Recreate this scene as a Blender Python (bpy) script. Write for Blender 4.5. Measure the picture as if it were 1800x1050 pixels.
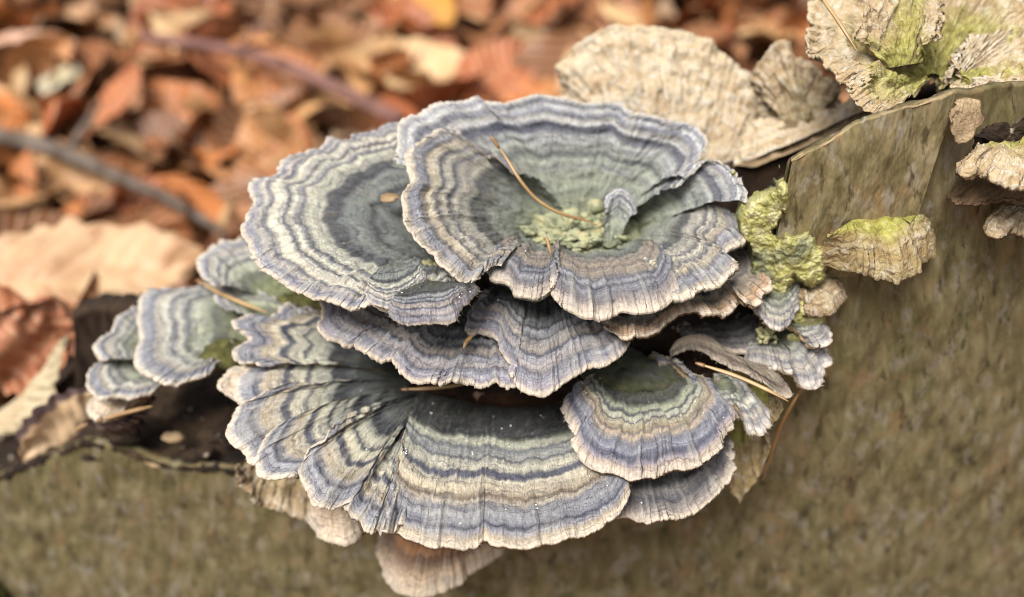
import bpy, math, random
import numpy as np
from mathutils import Vector
for o in list(bpy.data.objects): bpy.data.objects.remove(o, do_unlink=True)
S = 0.01                      # everything below is laid out in centimetres, meshes are written in metres
scene = bpy.context.scene
col = scene.collection
rng = np.random.default_rng(7)
random.seed(7)

# ------------------------------------------------------------------ camera, sky, sun, exposure
PITCH = math.radians(38.0); DIST = 16.0; FPX = 1766.0
CAM = np.array([0.0, -DIST*math.cos(PITCH), DIST*math.sin(PITCH)])
FWD = np.array([0.0, math.cos(PITCH), -math.sin(PITCH)])
UPV = np.array([0.0, math.sin(PITCH), math.cos(PITCH)])
cd = bpy.data.cameras.new('camera'); cam = bpy.data.objects.new('camera', cd); col.objects.link(cam)
cam.location = CAM*S; cam.rotation_euler = (math.pi/2-PITCH, 0, 0)
cd.sensor_width = 36; cd.lens = 36*FPX/1800.0; cd.clip_start = 0.005; cd.clip_end = 400
cd.dof.use_dof = True; cd.dof.focus_distance = 0.151; cd.dof.aperture_fstop = 11.0
scene.camera = cam
world = bpy.data.worlds.new('World'); scene.world = world; world.use_nodes = True
wn = world.node_tree; bg = wn.nodes['Background']
sky = wn.nodes.new('ShaderNodeTexSky'); sky.sky_type = 'NISHITA'; sky.sun_disc = False
SUN_EL, SUN_AZ = math.radians(61), math.radians(-148)     # azimuth measured from +Y (behind the stump) towards +X
sky.sun_elevation = SUN_EL; sky.sun_rotation = SUN_AZ
sky.air_density = 1.0; sky.dust_density = 4.0; sky.ozone_density = 1.0
hs = wn.nodes.new('ShaderNodeHueSaturation'); hs.inputs['Saturation'].default_value = 0.12
wn.links.new(sky.outputs[0], hs.inputs['Color']); wn.links.new(hs.outputs[0], bg.inputs[0])
bg.inputs[1].default_value = 0.072
sd = bpy.data.lights.new('sun', 'SUN'); sun = bpy.data.objects.new('sun', sd); col.objects.link(sun)
sd.energy = 2.7; sd.angle = math.radians(26); sd.color = (1.0, 0.975, 0.94)
sv = Vector((math.sin(SUN_AZ)*math.cos(SUN_EL), math.cos(SUN_AZ)*math.cos(SUN_EL), math.sin(SUN_EL)))
sun.rotation_euler = sv.to_track_quat('Z', 'Y').to_euler()
vs = scene.view_settings
vs.view_transform = 'Standard'; vs.look = 'None'; vs.gamma = 1; vs.use_curve_mapping = False
vs.exposure = 1.14
scene.cycles.filter_width = 1.0
GAIN = 0.60                   # photo colour -> surface colour

# ------------------------------------------------------------------ number helpers
def ray(px, py):
    px = np.asarray(px, float); py = np.asarray(py, float)
    return FWD + ((px-900)/FPX)[..., None]*np.array([1.0, 0, 0]) + ((525-py)/FPX)[..., None]*UPV
def on(px, py, pl):
    """point of the plane pl seen at a photo position; pl = ('z',z0,tx,ty) or ('y',y0,kx,kz)"""
    d = ray(px, py)
    k, c0, a, b = pl
    if k == 'z': t = (c0 + a*CAM[0] + b*CAM[1] - CAM[2])/(d[..., 2]-a*d[..., 0]-b*d[..., 1])
    else:        t = (c0 + a*CAM[0] + b*CAM[2] - CAM[1])/(d[..., 1]-a*d[..., 0]-b*d[..., 2])
    return CAM + d*t[..., None]
PERM = np.random.default_rng(3).permutation(256)
def _h(i, j, k): return PERM[(PERM[(PERM[i & 255]+j) & 255]+k) & 255]
def pn(x, y, seed=0):
    """2D gradient noise, about -1..1"""
    x = np.asarray(x, float); y = np.asarray(y, float); x, y = np.broadcast_arrays(x, y)
    xi = np.floor(x).astype(int); yi = np.floor(y).astype(int); xf = x-xi; yf = y-yi
    u = xf*xf*xf*(xf*(xf*6-15)+10); v = yf*yf*yf*(yf*(yf*6-15)+10)
    def g(a, b, fx, fy):
        t = _h(xi+a, yi+b, seed)*(2*math.pi/256); return np.cos(t)*fx+np.sin(t)*fy
    n0 = g(0, 0, xf, yf)*(1-u)+g(1, 0, xf-1, yf)*u
    n1 = g(0, 1, xf, yf-1)*(1-u)+g(1, 1, xf-1, yf-1)*u
    return (n0*(1-v)+n1*v)*1.5
def fbm(x, y, seed=0, o=4):
    s = 0; a = 1
    for i in range(o): s = s+a*pn(x*2**i, y*2**i, seed+i); a *= 0.5
    return s
def spline(pts, n):
    p = np.asarray(pts, float)
    if len(p) == 1: return np.repeat(p, n, 0)
    e = np.vstack([2*p[0]-p[1], p, 2*p[-1]-p[-2]])
    out = []
    for i in range(1, len(e)-2):
        t = np.linspace(0, 1, 24, endpoint=False)[:, None]
        a, b, c, d = e[i-1], e[i], e[i+1], e[i+2]
        out.append(0.5*((2*b)+(c-a)*t+(2*a-5*b+4*c-d)*t**2+(3*b-a-3*c+d)*t**3))
    q = np.vstack(out+[p[-1:]])
    s = np.concatenate([[0], np.cumsum(np.linalg.norm(np.diff(q, axis=0), axis=1))])
    t = np.linspace(0, s[-1], n)
    return np.stack([np.interp(t, s, q[:, k]) for k in range(q.shape[1])], 1)
def smooth1(a, w):
    w = max(1, int(w)); k = np.hanning(2*w+3); k /= k.sum()
    p = np.pad(a, (len(k)//2, len(k)//2), mode='edge'); return np.convolve(p, k, 'valid')
def sstep(a, b, x):
    t = np.clip((x-a)/(b-a), 0, 1); return t*t*(3-2*t)

# ------------------------------------------------------------------ scene helpers
BASE = {}
def tag(o, label=None, cat=None, group=None, kind=None):
    for k, v in (('label', label), ('category', cat), ('group', group), ('kind', kind)):
        if v: o[k] = v
    return o
def thing(name, label, cat, loc=(0, 0, 0), group=None):
    o = bpy.data.objects.new(name, None); col.objects.link(o); o.empty_display_size = 0.005
    loc = np.asarray(loc, float); o.location = loc*S; BASE[o.name] = loc
    return tag(o, label, cat, group)
def link_mesh(name, v, f, mat, parent=None, uv=None, smooth=True, attr=None, loc=None):
    """v in cm (world), f an (n,3) or (n,4) index array or list of faces"""
    base = BASE.get(parent.name, np.zeros(3)) if parent else (np.zeros(3) if loc is None else np.asarray(loc, float))
    me = bpy.data.meshes.new(name); v = (np.asarray(v, float)-base)*S
    if isinstance(f, np.ndarray):
        n, k = f.shape
        me.vertices.add(len(v)); me.vertices.foreach_set('co', v.ravel())
        me.loops.add(n*k); me.loops.foreach_set('vertex_index', f.ravel().astype(np.int32))
        me.polygons.add(n); me.polygons.foreach_set('loop_start', np.arange(0, n*k, k, dtype=np.int32))
        me.update(calc_edges=True)
    else:
        me.from_pydata(v.tolist(), [], f)
    if uv is not None:
        l = me.uv_layers.new(name='uv'); vi = np.empty(len(me.loops), np.int32); me.loops.foreach_get('vertex_index', vi)
        l.data.foreach_set('uv', np.asarray(uv, float)[vi].ravel())
    if attr:
        for k, a in attr.items():
            at = me.attributes.new(k, 'FLOAT', 'POINT'); at.data.foreach_set('value', np.asarray(a, np.float32))
    if smooth: me.polygons.foreach_set('use_smooth', np.ones(len(me.polygons), bool))
    me.validate(); me.materials.append(mat)
    o = bpy.data.objects.new(name, me); col.objects.link(o)
    if parent: o.parent = parent; BASE[o.name] = base
    else: o.location = base*S; BASE[o.name] = base
    return o
def grid_faces(nr, nc, off=0, flip=False):
    i = np.arange(nr-1)[:, None]*nc+np.arange(nc-1)[None, :]+off
    f = np.stack([i, i+1, i+nc+1, i+nc], -1).reshape(-1, 4)
    return f[:, ::-1] if flip else f

# ------------------------------------------------------------------ material helpers
def lin(c, g=None):
    g = GAIN if g is None else g
    c = np.asarray(c, float)/255
    l = np.where(c <= 0.04045, c/12.92, ((c+0.055)/1.055)**2.4)
    return tuple((l*g).tolist())+(1.0,)
class NT:
    def __init__(s, name):
        s.m = bpy.data.materials.new(name); s.m.use_nodes = True; s.t = s.m.node_tree
        s.b = s.t.nodes['Principled BSDF']; s.b.inputs['Roughness'].default_value = 0.85
        s.b.inputs['Specular IOR Level'].default_value = 0.25
    def n(s, kind, **kw):
        x = s.t.nodes.new(kind)
        for k, v in kw.items(): setattr(x, k, v)
        return x
    def put(s, sock, v):
        if v is None: return
        if isinstance(v, bpy.types.NodeSocket): s.t.links.new(v, sock)
        else:
            if isinstance(v, tuple) and sock.type == 'VECTOR' and len(v) == 4: v = v[:3]
            sock.default_value = v
    def math(s, op, a, b=None, c=None, clamp=False):
        x = s.n('ShaderNodeMath', operation=op, use_clamp=clamp)
        for i, v in enumerate((a, b, c)): s.put(x.inputs[i], v)
        return x.outputs[0]
    def vec(s, x, y, z=0.0):
        q = s.n('ShaderNodeCombineXYZ')
        for i, v in enumerate((x, y, z)): s.put(q.inputs[i], v)
        return q.outputs[0]
    def uv(s):
        q = s.n('ShaderNodeUVMap', uv_map='uv'); p = s.n('ShaderNodeSeparateXYZ'); s.t.links.new(q.outputs[0], p.inputs[0])
        return p.outputs[0], p.outputs[1]
    def obj(s, sx=100, sy=None, sz=None):
        q = s.n('ShaderNodeTexCoord'); mp = s.n('ShaderNodeMapping')
        s.t.links.new(q.outputs['Object'], mp.inputs[0]); mp.inputs['Scale'].default_value = (sx, sy or sx, sz or sx)
        return mp.outputs[0]
    def noise(s, v, scale=1.0, detail=3, rough=0.55, dist=0.0):
        x = s.n('ShaderNodeTexNoise'); s.put(x.inputs['Vector'], v)
        x.inputs['Scale'].default_value = scale; x.inputs['Detail'].default_value = detail
        x.inputs['Roughness'].default_value = rough; x.inputs['Distortion'].default_value = dist
        return x.outputs['Fac']
    def ramp(s, fac, stops, mode='LINEAR'):
        x = s.n('ShaderNodeValToRGB'); x.color_ramp.interpolation = mode; e = x.color_ramp.elements
        stops = sorted(stops)[:32]
        while len(e) < len(stops): e.new(0.5)
        for el, (p, c) in zip(e, stops):
            el.position = p; el.color = c if len(c) == 4 else tuple(c)+(1,)
        s.put(x.inputs[0], fac); return x.outputs[0]
    def rng(s, fac, a, b, c=0.0, d=1.0):
        x = s.n('ShaderNodeMapRange'); x.clamp = True
        for i, v in enumerate((fac, a, b, c, d)): s.put(x.inputs[i], v)
        return x.outputs[0]
    def mix(s, fac, a, b, mode='MIX'):
        x = s.n('ShaderNodeMix', data_type='RGBA', blend_type=mode)
        s.put(x.inputs[0], fac); s.put(x.inputs[6], a); s.put(x.inputs[7], b); return x.outputs[2]
    def attr(s, name):
        x = s.n('ShaderNodeAttribute'); x.attribute_name = name; return x.outputs['Fac']
    def bump(s, h, dist, strength=1.0):
        x = s.n('ShaderNodeBump'); s.put(x.inputs['Height'], h)
        x.inputs['Distance'].default_value = dist*S; x.inputs['Strength'].default_value = strength
        s.t.links.new(x.outputs[0], s.b.inputs['Normal']); return x
    def done(s, c, rough=None):
        s.put(s.b.inputs['Base Color'], c)
        if rough is not None: s.put(s.b.inputs['Roughness'], rough)
        return s.m

def cap_mat(name, stops, algae=0.0, tan=0.35, wob=0.05, edge=(222, 204, 180), edge_w=0.028, fibre=1.0):
    """velvety zoned cap: colour bands run with the margin, radial fibres, pale ridges, algae towards the base"""
    k = NT(name); u, v = k.uv(); d = k.attr('rad_cm')
    M = lambda a, b: k.math('MULTIPLY', a, b)
    C = lambda a: k.math('SUBTRACT', a, 0.5)
    A = lambda a, b: k.math('ADD', a, b)
    low = k.noise(k.vec(M(u, 0.7), M(d, 0.6)), 1.0, 2)
    mid = k.noise(k.vec(M(u, 4.0), M(d, 1.6)), 1.0, 3)
    fine = k.noise(k.vec(M(u, 18.0), M(d, 9.0)), 1.0, 3, 0.6)
    w = A(M(C(low), wob*1.5), A(M(C(mid), wob*0.65), A(M(C(fine), 0.018), M(k.attr('pleat'), 0.008))))
    vv = A(v, M(w, k.rng(v, 1.0, 0.8, 0.2, 1.0)))
    def soft(q):
        m = sum(q)/3; m2 = 128+(m-128)*1.12+4
        return tuple(np.clip(m2+(x-m)*(0.36 if q[2] > q[0] else 0.95), 8, 250) for x in q)
    c = k.ramp(vv, [(p, lin(soft(q), GAIN*1.2)) for p, q in stops])
    fade = k.noise(k.vec(M(u, 1.5), M(d, 2.6), 2.2), 1.0, 4, 0.6)
    c = k.mix(M(k.rng(fade, 0.50, 0.70), 0.4), c, k.mix(0.5, c, k.ramp(v, [(0.0, lin((90, 92, 80))), (0.4, lin((128, 128, 120))), (0.75, lin((166, 160, 148))), (1.0, lin((176, 164, 150)))])))
    # thin secondary rings
    rg = k.noise(k.vec(M(u, 0.5), M(A(d, A(M(C(mid), 0.16), M(C(low), 0.3))), 9.5), 4.4), 1.0, 2, 0.5)
    c = k.mix(1.0, c, k.ramp(rg, [(0.36, (0.80, 0.80, 0.82, 1)), (0.455, (1.0, 1.0, 1.0, 1)), (0.485, (0.46, 0.46, 0.54, 1)), (0.515, (0.95, 0.95, 0.95, 1)), (0.64, (1.12, 1.1, 1.07, 1))]), 'MULTIPLY')
    # weathered tan blotches and violet-grey ones
    bl = k.noise(k.vec(M(u, 2.6), M(d, 2.4), 3.7), 1.0, 5, 0.65)
    hue = k.ramp(bl, [(0.25, lin((96, 98, 116))), (0.5, lin((150, 148, 142))), (0.75, lin((172, 142, 104)))])
    c = k.mix(M(k.rng(k.math('ABSOLUTE', C(bl)), 0.05, 0.22), tan*0.75), c, hue)
    # woolly fibres and grain
    fb = k.noise(k.vec(M(u, 24.0), M(d, 8.0), 1.3), 1.0, 3, 0.7)
    gr = k.noise(k.vec(M(u, 26.0), M(d, 24.0), 6.3), 1.0, 3, 0.7)
    rad = k.noise(k.vec(M(u, 8.0), M(d, 1.0), 8.1), 1.0, 3, 0.6)
    val = A(k.rng(fb, 0.28, 0.72, 0.80, 1.18), A(k.rng(rad, 0.3, 0.7, -0.11, 0.11), k.rng(gr, 0.3, 0.7, -0.26, 0.26)))
    c = k.mix(fibre, c, k.mix(1.0, c, k.vec(val, val, val), 'MULTIPLY'))
    # pale worn ridges of the radial pleats
    rd = k.attr('ridge')
    c = k.mix(M(k.rng(rd, 0.40, 0.85), k.rng(mid, 0.35, 0.65, 0.12, 0.75)), c, lin((206, 200, 188)))
    if algae:
        a = k.noise(k.vec(M(u, 1.7), M(d, 1.4), 5.5), 1.0, 4)
        f = M(k.rng(A(v, C(a)), 0.75, 0.15), algae)
        c = k.mix(f, c, k.ramp(fb, [(0.3, lin((108, 116, 72))), (0.7, lin((182, 182, 110)))]))
    # growing edge
    ed = A(v, M(C(fine), 0.06))
    c = k.mix(M(k.rng(ed, 1.0-edge_w, 1.0), 0.75), c, lin(edge))
    h = A(M(fb, 0.5), A(M(A(fine, rad), 0.4), M(gr, 0.35)))
    k.bump(h, 0.075, 1.0)
    k.b.inputs['Sheen Weight'].default_value = 0.12; k.b.inputs['Sheen Roughness'].default_value = 0.5
    k.b.inputs['Specular IOR Level'].default_value = 0.12
    return k.done(c, 0.95)
def pore_mat(name, c0, c1):
    k = NT(name); p = k.obj(100)
    a = k.noise(p, 2.0, 4); b = k.noise(p, 26.0, 2)
    c = k.mix(k.rng(a, 0.3, 0.7), lin(c0), lin(c1)); vb = k.rng(b, 0.3, 0.7, 0.75, 1.1)
    k.bump(b, 0.03, 0.8); return k.done(k.mix(1.0, c, k.vec(vb, vb, vb), 'MULTIPLY'), 0.9)
def old_mat(name, cols, green=0.0, pale=0.6, gv=0.5):
    """weathered old bracket: fibrous tan felt with white flecks and algae"""
    k = NT(name); u, v = k.uv(); p = k.obj(100)
    rings = k.noise(k.vec(k.math('MULTIPLY', u, 0.5), k.math('MULTIPLY', v, 9.0)), 1.0, 3)
    fb = k.noise(k.vec(k.math('MULTIPLY', u, 14.0), k.math('MULTIPLY', v, 5.0), 2.0), 1.0, 4, 0.65)
    a = k.noise(p, 2.2, 4, 0.6); fl = k.noise(p, 7.0, 3, 0.6, 0.5)
    c = k.ramp(k.math('ADD', k.math('MULTIPLY', rings, 0.6), k.math('MULTIPLY', a, 0.4)), [(0.3, lin(cols[0])), (0.48, lin(cols[1])), (0.6, lin(cols[2])), (0.72, lin(cols[1]))])
    c = k.mix(k.math('MULTIPLY', k.rng(fl, 0.52, 0.66), pale), c, lin((238, 230, 216)))
    c = k.mix(k.math('MULTIPLY', k.rng(fb, 0.5, 0.3), 0.3), c, lin((140, 108, 70)))
    if green:
        g = k.noise(p, 0.9, 4)
        f = k.math('MULTIPLY', k.rng(k.math('ADD', g, k.math('MULTIPLY', k.math('SUBTRACT', 0.5, v), gv)), 0.42, 0.62), green)
        c = k.mix(f, c, k.ramp(fl, [(0.3, lin((128, 126, 52))), (0.55, lin((196, 190, 92))), (0.8, lin((224, 218, 160)))]))
    k.bump(k.math('ADD', fb, k.math('MULTIPLY', fl, 1.4)), 0.07, 0.9)
    return k.done(c, 0.9)

# ------------------------------------------------------------------ bracket builder
LOBES = {}
def lobe(parent, margin, base, zm, zb, mat, pore, tilt=(0, 0), btilt=None, bulge=0.0, droop=0.0, arch=0.0, ends=(0, 0),
         pleat=0.05, pfreq=2.2, ring=0.018, crease=0.25, ser=0.022, scal=0.03, rough=0.02, thick=0.10, seed=0, den=52, nv=None,
         name='lobe', plane=None, bplane=None, lump=0.0, rings_n=16, label=None, power=1.0, hairs=420, ruffle=0.08):
    mp = plane or ('z', zm, tilt[0], tilt[1]); bp = bplane or ('z', zb, *(btilt or tilt))
    q = spline(margin, 200); w = on(q[:, 0], q[:, 1], mp)
    L = np.linalg.norm(np.diff(w, axis=0), axis=1).sum(); n = int(max(50, L*den))
    q = spline(margin, n); M = on(q[:, 0], q[:, 1], mp)
    b = spline(base, n); B = on(b[:, 0], b[:, 1], bp)
    t = np.linspace(0, 1, n); U = t*L + seed*13.7
    R = M-B; r = np.linalg.norm(R, axis=1); rs = smooth1(r, 0.55*den); lob = np.clip((r-rs)/0.18, -1.6, 1.0)
    # ragged growing edge
    saw = np.abs(pn(U*7.5, 0.3, seed+1))*0.9+np.abs(pn(U*17, 0.7, seed+2))*0.55+np.abs(pn(U*33, .2, seed+9))*0.3
    off = -1.9*ser*saw*(0.4+1.2*np.clip(pn(U*1.3, 2.2, seed+6)+0.4, 0, 1)) + scal*pn(U*2.1, 1.7, seed+3)
    M = M+R/np.maximum(r, 1e-4)[:, None]*off[:, None]
    ez = ends[0]*(1-sstep(0, 0.4, t)) + ends[1]*sstep(0.6, 1, t) + arch*np.sin(math.pi*t)
    if nv is None: nv = int(np.clip(np.median(r)*den*0.6, 26, 140))
    v = np.linspace(0.0, 1, nv)[:, None]
    vp = v**power
    P = B[None]+(M-B)[None]*vp[..., None]
    P[..., 2] += bulge*4*v*(1-v)*0.5*(1+v) - droop*v**5 + ez[None]*v**1.5
    du = np.gradient(P, axis=1); dv = np.gradient(P, axis=0); nrm = np.cross(dv, du)
    nl = np.linalg.norm(nrm, axis=2, keepdims=True); nrm = nrm/np.maximum(nl, 1e-9)
    flipm = np.mean(np.sum(nrm*(CAM-P), -1)) < 0
    if flipm: nrm = -nrm
    Uc = U[None]+0.12*pn(v*2.5+seed, U[None]*0.4, seed+8)
    pl = 1-2*np.abs(pn(Uc*pfreq, v*0.6+seed, seed+4)); pl2 = 1-2*np.abs(pn(Uc*pfreq*2.6, v*0.9, seed+5)); pl3 = pn(Uc*9.0, v*1.2, seed+14)
    vw = v**1.3
    pz = 0.35+0.75*np.clip(0.5+0.9*pn(U[None]*0.45, v*0.8+seed, seed+16), 0, 1)
    pl2 = pl2*pz; pl3 = pl3*pz
    h = 1.5*pleat*vw*(0.6*pl+0.42*pl2)+0.03*sstep(0.15, 0.6, v)*pl3 + crease*lob[None]*sstep(0.35, 1, v)*0.45
    h += 1.7*ring*(0.25+0.75*v)*pn(v*rings_n+0.35*pn(U[None]*1.4, v*2, seed+11), U[None]*0.35, seed+7)
    h += 1.6*rough*fbm(U[None]*3.2, v*r.mean()*3.2, seed+12, 4) + lump*fbm(U[None]*0.9, v*r.mean()*0.9+seed, seed+15, 3)
    h += ruffle*(v**3*pn(U[None]*1.7, v*0.5, seed+17)+0.45*v**4*pn(U[None]*4.3, v*0.5, seed+18))
    h *= sstep(0, 0.08, v)*0.8+0.2
    P = P+nrm*h[..., None]
    ridge = np.clip(0.55*pl+0.45*pl2, 0, 1)*vw
    nr, nc = P.shape[:2]
    # rounded rim, then the pore layer set under the cap
    out = (M-B)/np.maximum(r, 1e-4)[:, None]
    tap = 0.03+0.97*sstep(0, 0.12, t)*sstep(0, 0.12, 1-t)
    th = thick*(0.75+0.25*pn(U*1.1, 0, seed+13))*tap
    rim1 = P[-1]+out*th[:, None]*0.22-nrm[-1]*th[:, None]*0.3; rim2 = P[-1]-(0.5*nrm[-1]+0.5*nrm.mean((0, 1)))*th[:, None]*0.85
    mn = nrm.mean((0, 1)); mn /= np.linalg.norm(mn)
    V = np.vstack([P.reshape(-1, 3), rim1, rim2])
    uvv = np.stack([np.broadcast_to(U, (nr, nc)), np.broadcast_to(v, (nr, nc))], -1).reshape(-1, 2)
    uvv = np.vstack([uvv, np.stack([U, np.ones(nc)], 1), np.stack([U, np.ones(nc)*1.02], 1)])
    rg = np.concatenate([ridge.ravel(), ridge[-1]*0.5, ridge[-1]*0])
    o = link_mesh(name, V, grid_faces(nr+2, nc, flip=not flipm), mat, parent, uvv, attr={'ridge': rg, 'rad_cm': uvv[:, 1]*r.mean(), 'pleat': np.concatenate([(0.5*pl2+0.6*pl3+0.3*pl).ravel(), np.zeros(2*nc)])})
    if label: o['label'] = label
    st = max(1, nr//22); rows = list(range(0, nr-1, st)); sc = max(1, nc//140); cols_ = sorted(set(list(range(0, nc, sc))+[nc-1]))
    tt = thick*(1.0+0.7*(1-v[rows]))*tap[cols_][None]
    Q = P[rows][:, cols_]-mn*tt[..., None]
    Q = np.concatenate([Q, rim2[cols_][None]+mn*0.004], 0)
    link_mesh('pore_layer', Q.reshape(-1, 3), grid_faces(Q.shape[0], Q.shape[1], flip=flipm), pore, o)
    if hairs:
        area = np.linalg.norm(np.cross(np.gradient(P, axis=0), np.gradient(P, axis=1)), axis=2).ravel()
        nh = int(min(16000, area.sum()*hairs)); rg_ = np.random.default_rng(seed+500)
        pick = rg_.choice(len(area), nh, p=area/area.sum()); pick = pick[(pick//nc) > 2]; nh = len(pick)
        p0 = P.reshape(-1, 3)[pick]; nn = nrm.reshape(-1, 3)[pick]; rd_ = np.broadcast_to(out, (nr, nc, 3)).reshape(-1, 3)[pick]
        dr = 0.55*rd_+0.55*nn+0.45*rg_.normal(0, 1, (nh, 3)); dr /= np.linalg.norm(dr, axis=1)[:, None]
        sd_ = np.cross(dr, rg_.normal(0, 1, (nh, 3))); sd_ /= np.linalg.norm(sd_, axis=1)[:, None]
        ln = rg_.uniform(0.025, 0.07, nh)[:, None]
        HV = np.stack([p0-sd_*0.0035, p0+sd_*0.0035, p0+dr*ln], 1).reshape(-1, 3)
        uh = np.repeat(uvv[:nr*nc][pick], 3, 0); zero = np.zeros(len(HV))
        ho = link_mesh('velvet_hairs', HV, np.arange(len(HV)).reshape(-1, 3), mat, o, uh, smooth=False, attr={'ridge': zero, 'rad_cm': uh[:, 1]*r.mean(), 'pleat': zero}); ho['kind'] = 'stuff'
    LOBES.setdefault(parent.name, []).append((P, nrm))
    return o
def tube(pts, rad, nseg=8, jitter=0, seed=0):
    p = np.asarray(pts, float); n = len(p); rad = np.broadcast_to(rad, n)
    tg = np.gradient(p, axis=0); tg /= np.linalg.norm(tg, axis=1)[:, None]
    ref = np.array([0.2, 0.1, 1.0]); a = np.cross(tg, ref); a /= np.linalg.norm(a, axis=1)[:, None]; b = np.cross(tg, a)
    th = np.linspace(0, 2*math.pi, nseg+1)
    rr = rad[:, None]*(1+jitter*pn(np.arange(n)[:, None]*0.35, np.cos(th)[None]*1.5+seed, seed))
    V = p[:, None]+rr[..., None]*(np.cos(th)[None, :, None]*a[:, None]+np.sin(th)[None, :, None]*b[:, None])
    V[:, -1] = V[:, 0]
    f = grid_faces(n, nseg+1); V = V.reshape(-1, 3); m = len(V)
    V = np.vstack([V, p[0], p[-1]]); caps = []
    for i in range(nseg): caps += [[i+1, i, m, m], [(n-1)*(nseg+1)+i, (n-1)*(nseg+1)+i+1, m+1, m+1]]
    fl = [list(map(int, x)) for x in f]+[c[:3] for c in caps]
    return V, fl
def lump_mesh(c, r, amp=0.25, freq=1.2, seed=0, n=36):
    th = np.linspace(0, math.pi, n)[:, None]; ph = np.linspace(0, 2*math.pi, 2*n)[None]
    d = np.stack([np.sin(th)*np.cos(ph), np.sin(th)*np.sin(ph), np.cos(th)+0*ph], -1)
    q = d*np.asarray(r); k = 1+amp*(fbm(q[..., 0]*freq+q[..., 2]*0.7*freq+seed, q[..., 1]*freq+q[..., 2]*freq*0.9, seed, 4))
    k[0] = k[0].mean(); k[-1] = k[-1].mean(); k[:, -1] = k[:, 0]
    V = (np.asarray(c)+q*k[..., None]).reshape(-1, 3)
    uv = np.stack(np.broadcast_arrays(ph*np.mean(r), 1-th/math.pi), -1).reshape(-1, 2)
    return V, grid_faces(n, 2*n, flip=True), uv

# ------------------------------------------------------------------ setting: soil under the litter
GZ = -13.5
k = NT('soil'); p = k.obj(100)
k.bump(k.noise(p, 1.5, 5), 0.5, 0.8)
M_SOIL = k.done(k.ramp(k.noise(p, 0.8, 5), [(0.3, (0.05, 0.028, 0.016, 1)), (0.7, (0.13, 0.07, 0.04, 1))]), 0.95)
def gz(x, y): return GZ + 1.2*fbm(np.asarray(x)*0.06, np.asarray(y)*0.06, 21, 3)*np.exp(-((np.asarray(y)-25)/40)**2) + 0.02*np.maximum(np.asarray(y)-40, 0)*0
gx = np.concatenate([[-20000, -5000, -1000, -300], np.linspace(-120, 120, 81), [300, 1000, 5000, 20000]])
gy = np.concatenate([[-20000, -5000, -1000, -200], np.linspace(-60, 180, 81), [400, 1000, 5000, 20000]])
X, Y = np.meshgrid(gx, gy)
Z = np.where((np.abs(X) < 130) & (Y > -70) & (Y < 190), gz(X, Y), GZ)
tag(link_mesh('ground', np.stack([X, Y, Z], -1).reshape(-1, 3), grid_faces(len(gy), len(gx)), M_SOIL), kind='structure')

# ------------------------------------------------------------------ the stump
def bark_material(name, moss=0.5, light=1.0):
    k = NT(name)
    q = k.n('ShaderNodeSeparateXYZ'); k.t.links.new(k.obj(100), q.inputs[0])
    fl = k.math('DIVIDE', q.outputs[0], k.math('SUBTRACT', 1.47, k.math('MULTIPLY', q.outputs[2], 0.035)))     # fibres spread with the root flare
    def W(sc, seed, det=4, r=0.6): return k.noise(k.vec(*[k.math('ADD', k.math('MULTIPLY', x, m/100), seed) for x, m in zip((fl, q.outputs[1], q.outputs[2]), sc)]), 1.0, det, r, 0.2)
    L = lambda c: lin(tuple(min(255, x*light) for x in c))
    tone = W((480, 300, 130), 0.0, 4, 0.6); patch = W((260, 140, 130), 7.0, 4); mossn = W((90, 70, 55), 3.0, 4); gre = W((330, 200, 150), 11.0, 4, 0.65); spot = W((480, 280, 150), 17.0, 3, 0.65)
    c = k.ramp(tone, [(0.28, L((98, 86, 56))), (0.43, L((124, 110, 76))), (0.57, L((142, 127, 92))), (0.72, L((166, 151, 122)))])
    c = k.mix(k.math('MULTIPLY', k.rng(mossn, 0.40, 0.60), moss), c, k.ramp(tone, [(0.3, L((80, 74, 40))), (0.5, L((116, 108, 66))), (0.7, L((144, 134, 90)))]))
    c = k.mix(k.math('MULTIPLY', k.rng(patch, 0.55, 0.68), 0.5), c, L((164, 128, 90)))
    c = k.mix(k.math('MULTIPLY', k.rng(gre, 0.54, 0.66), 0.7), c, L((162, 152, 136)))
    c = k.mix(k.math('MULTIPLY', k.rng(spot, 0.42, 0.33), 0.75), c, L((64, 54, 30)))
    k.bump(k.math('ADD', tone, k.math('MULTIPLY', spot, 1.0)), 0.05, 0.8)
    return k.done(c, 0.88)
M_BARK = bark_material('bark', 0.6, 0.97)
M_FLAKE = bark_material('bark_flake', 0.2, 1.12)
k = NT('rotten_wood'); st = k.noise(k.obj(60, 120, 220), 1.0, 5, 0.65, 0.4); fl = k.noise(k.obj(400), 1.0, 3)
c = k.ramp(st, [(0.3, lin((20, 14, 10))), (0.5, lin((50, 37, 26))), (0.65, lin((82, 64, 46))), (0.8, lin((116, 96, 74)))])
c = k.mix(k.rng(fl, 0.66, 0.74), c, lin((190, 172, 150))); k.bump(k.math('ADD', st, fl), 0.15, 1.0)
M_WOOD = k.done(c, 0.9)
k = NT('dark_wood'); st = k.noise(k.obj(240, 120, 60), 1.0, 5, 0.65, 0.4); k.bump(st, 0.1, 0.8)
M_DARK = k.done(k.ramp(st, [(0.3, lin((30, 22, 16))), (0.6, lin((70, 52, 38))), (0.8, lin((112, 88, 66)))]), 0.9)
k = NT('moss'); fl = k.noise(k.obj(300), 1.0, 4); k.bump(fl, 0.2, 1.0)
M_MOSS = k.done(k.ramp(fl, [(0.3, lin((40, 38, 20))), (0.55, lin((92, 90, 46))), (0.75, lin((150, 144, 88)))]), 0.9)

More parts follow.
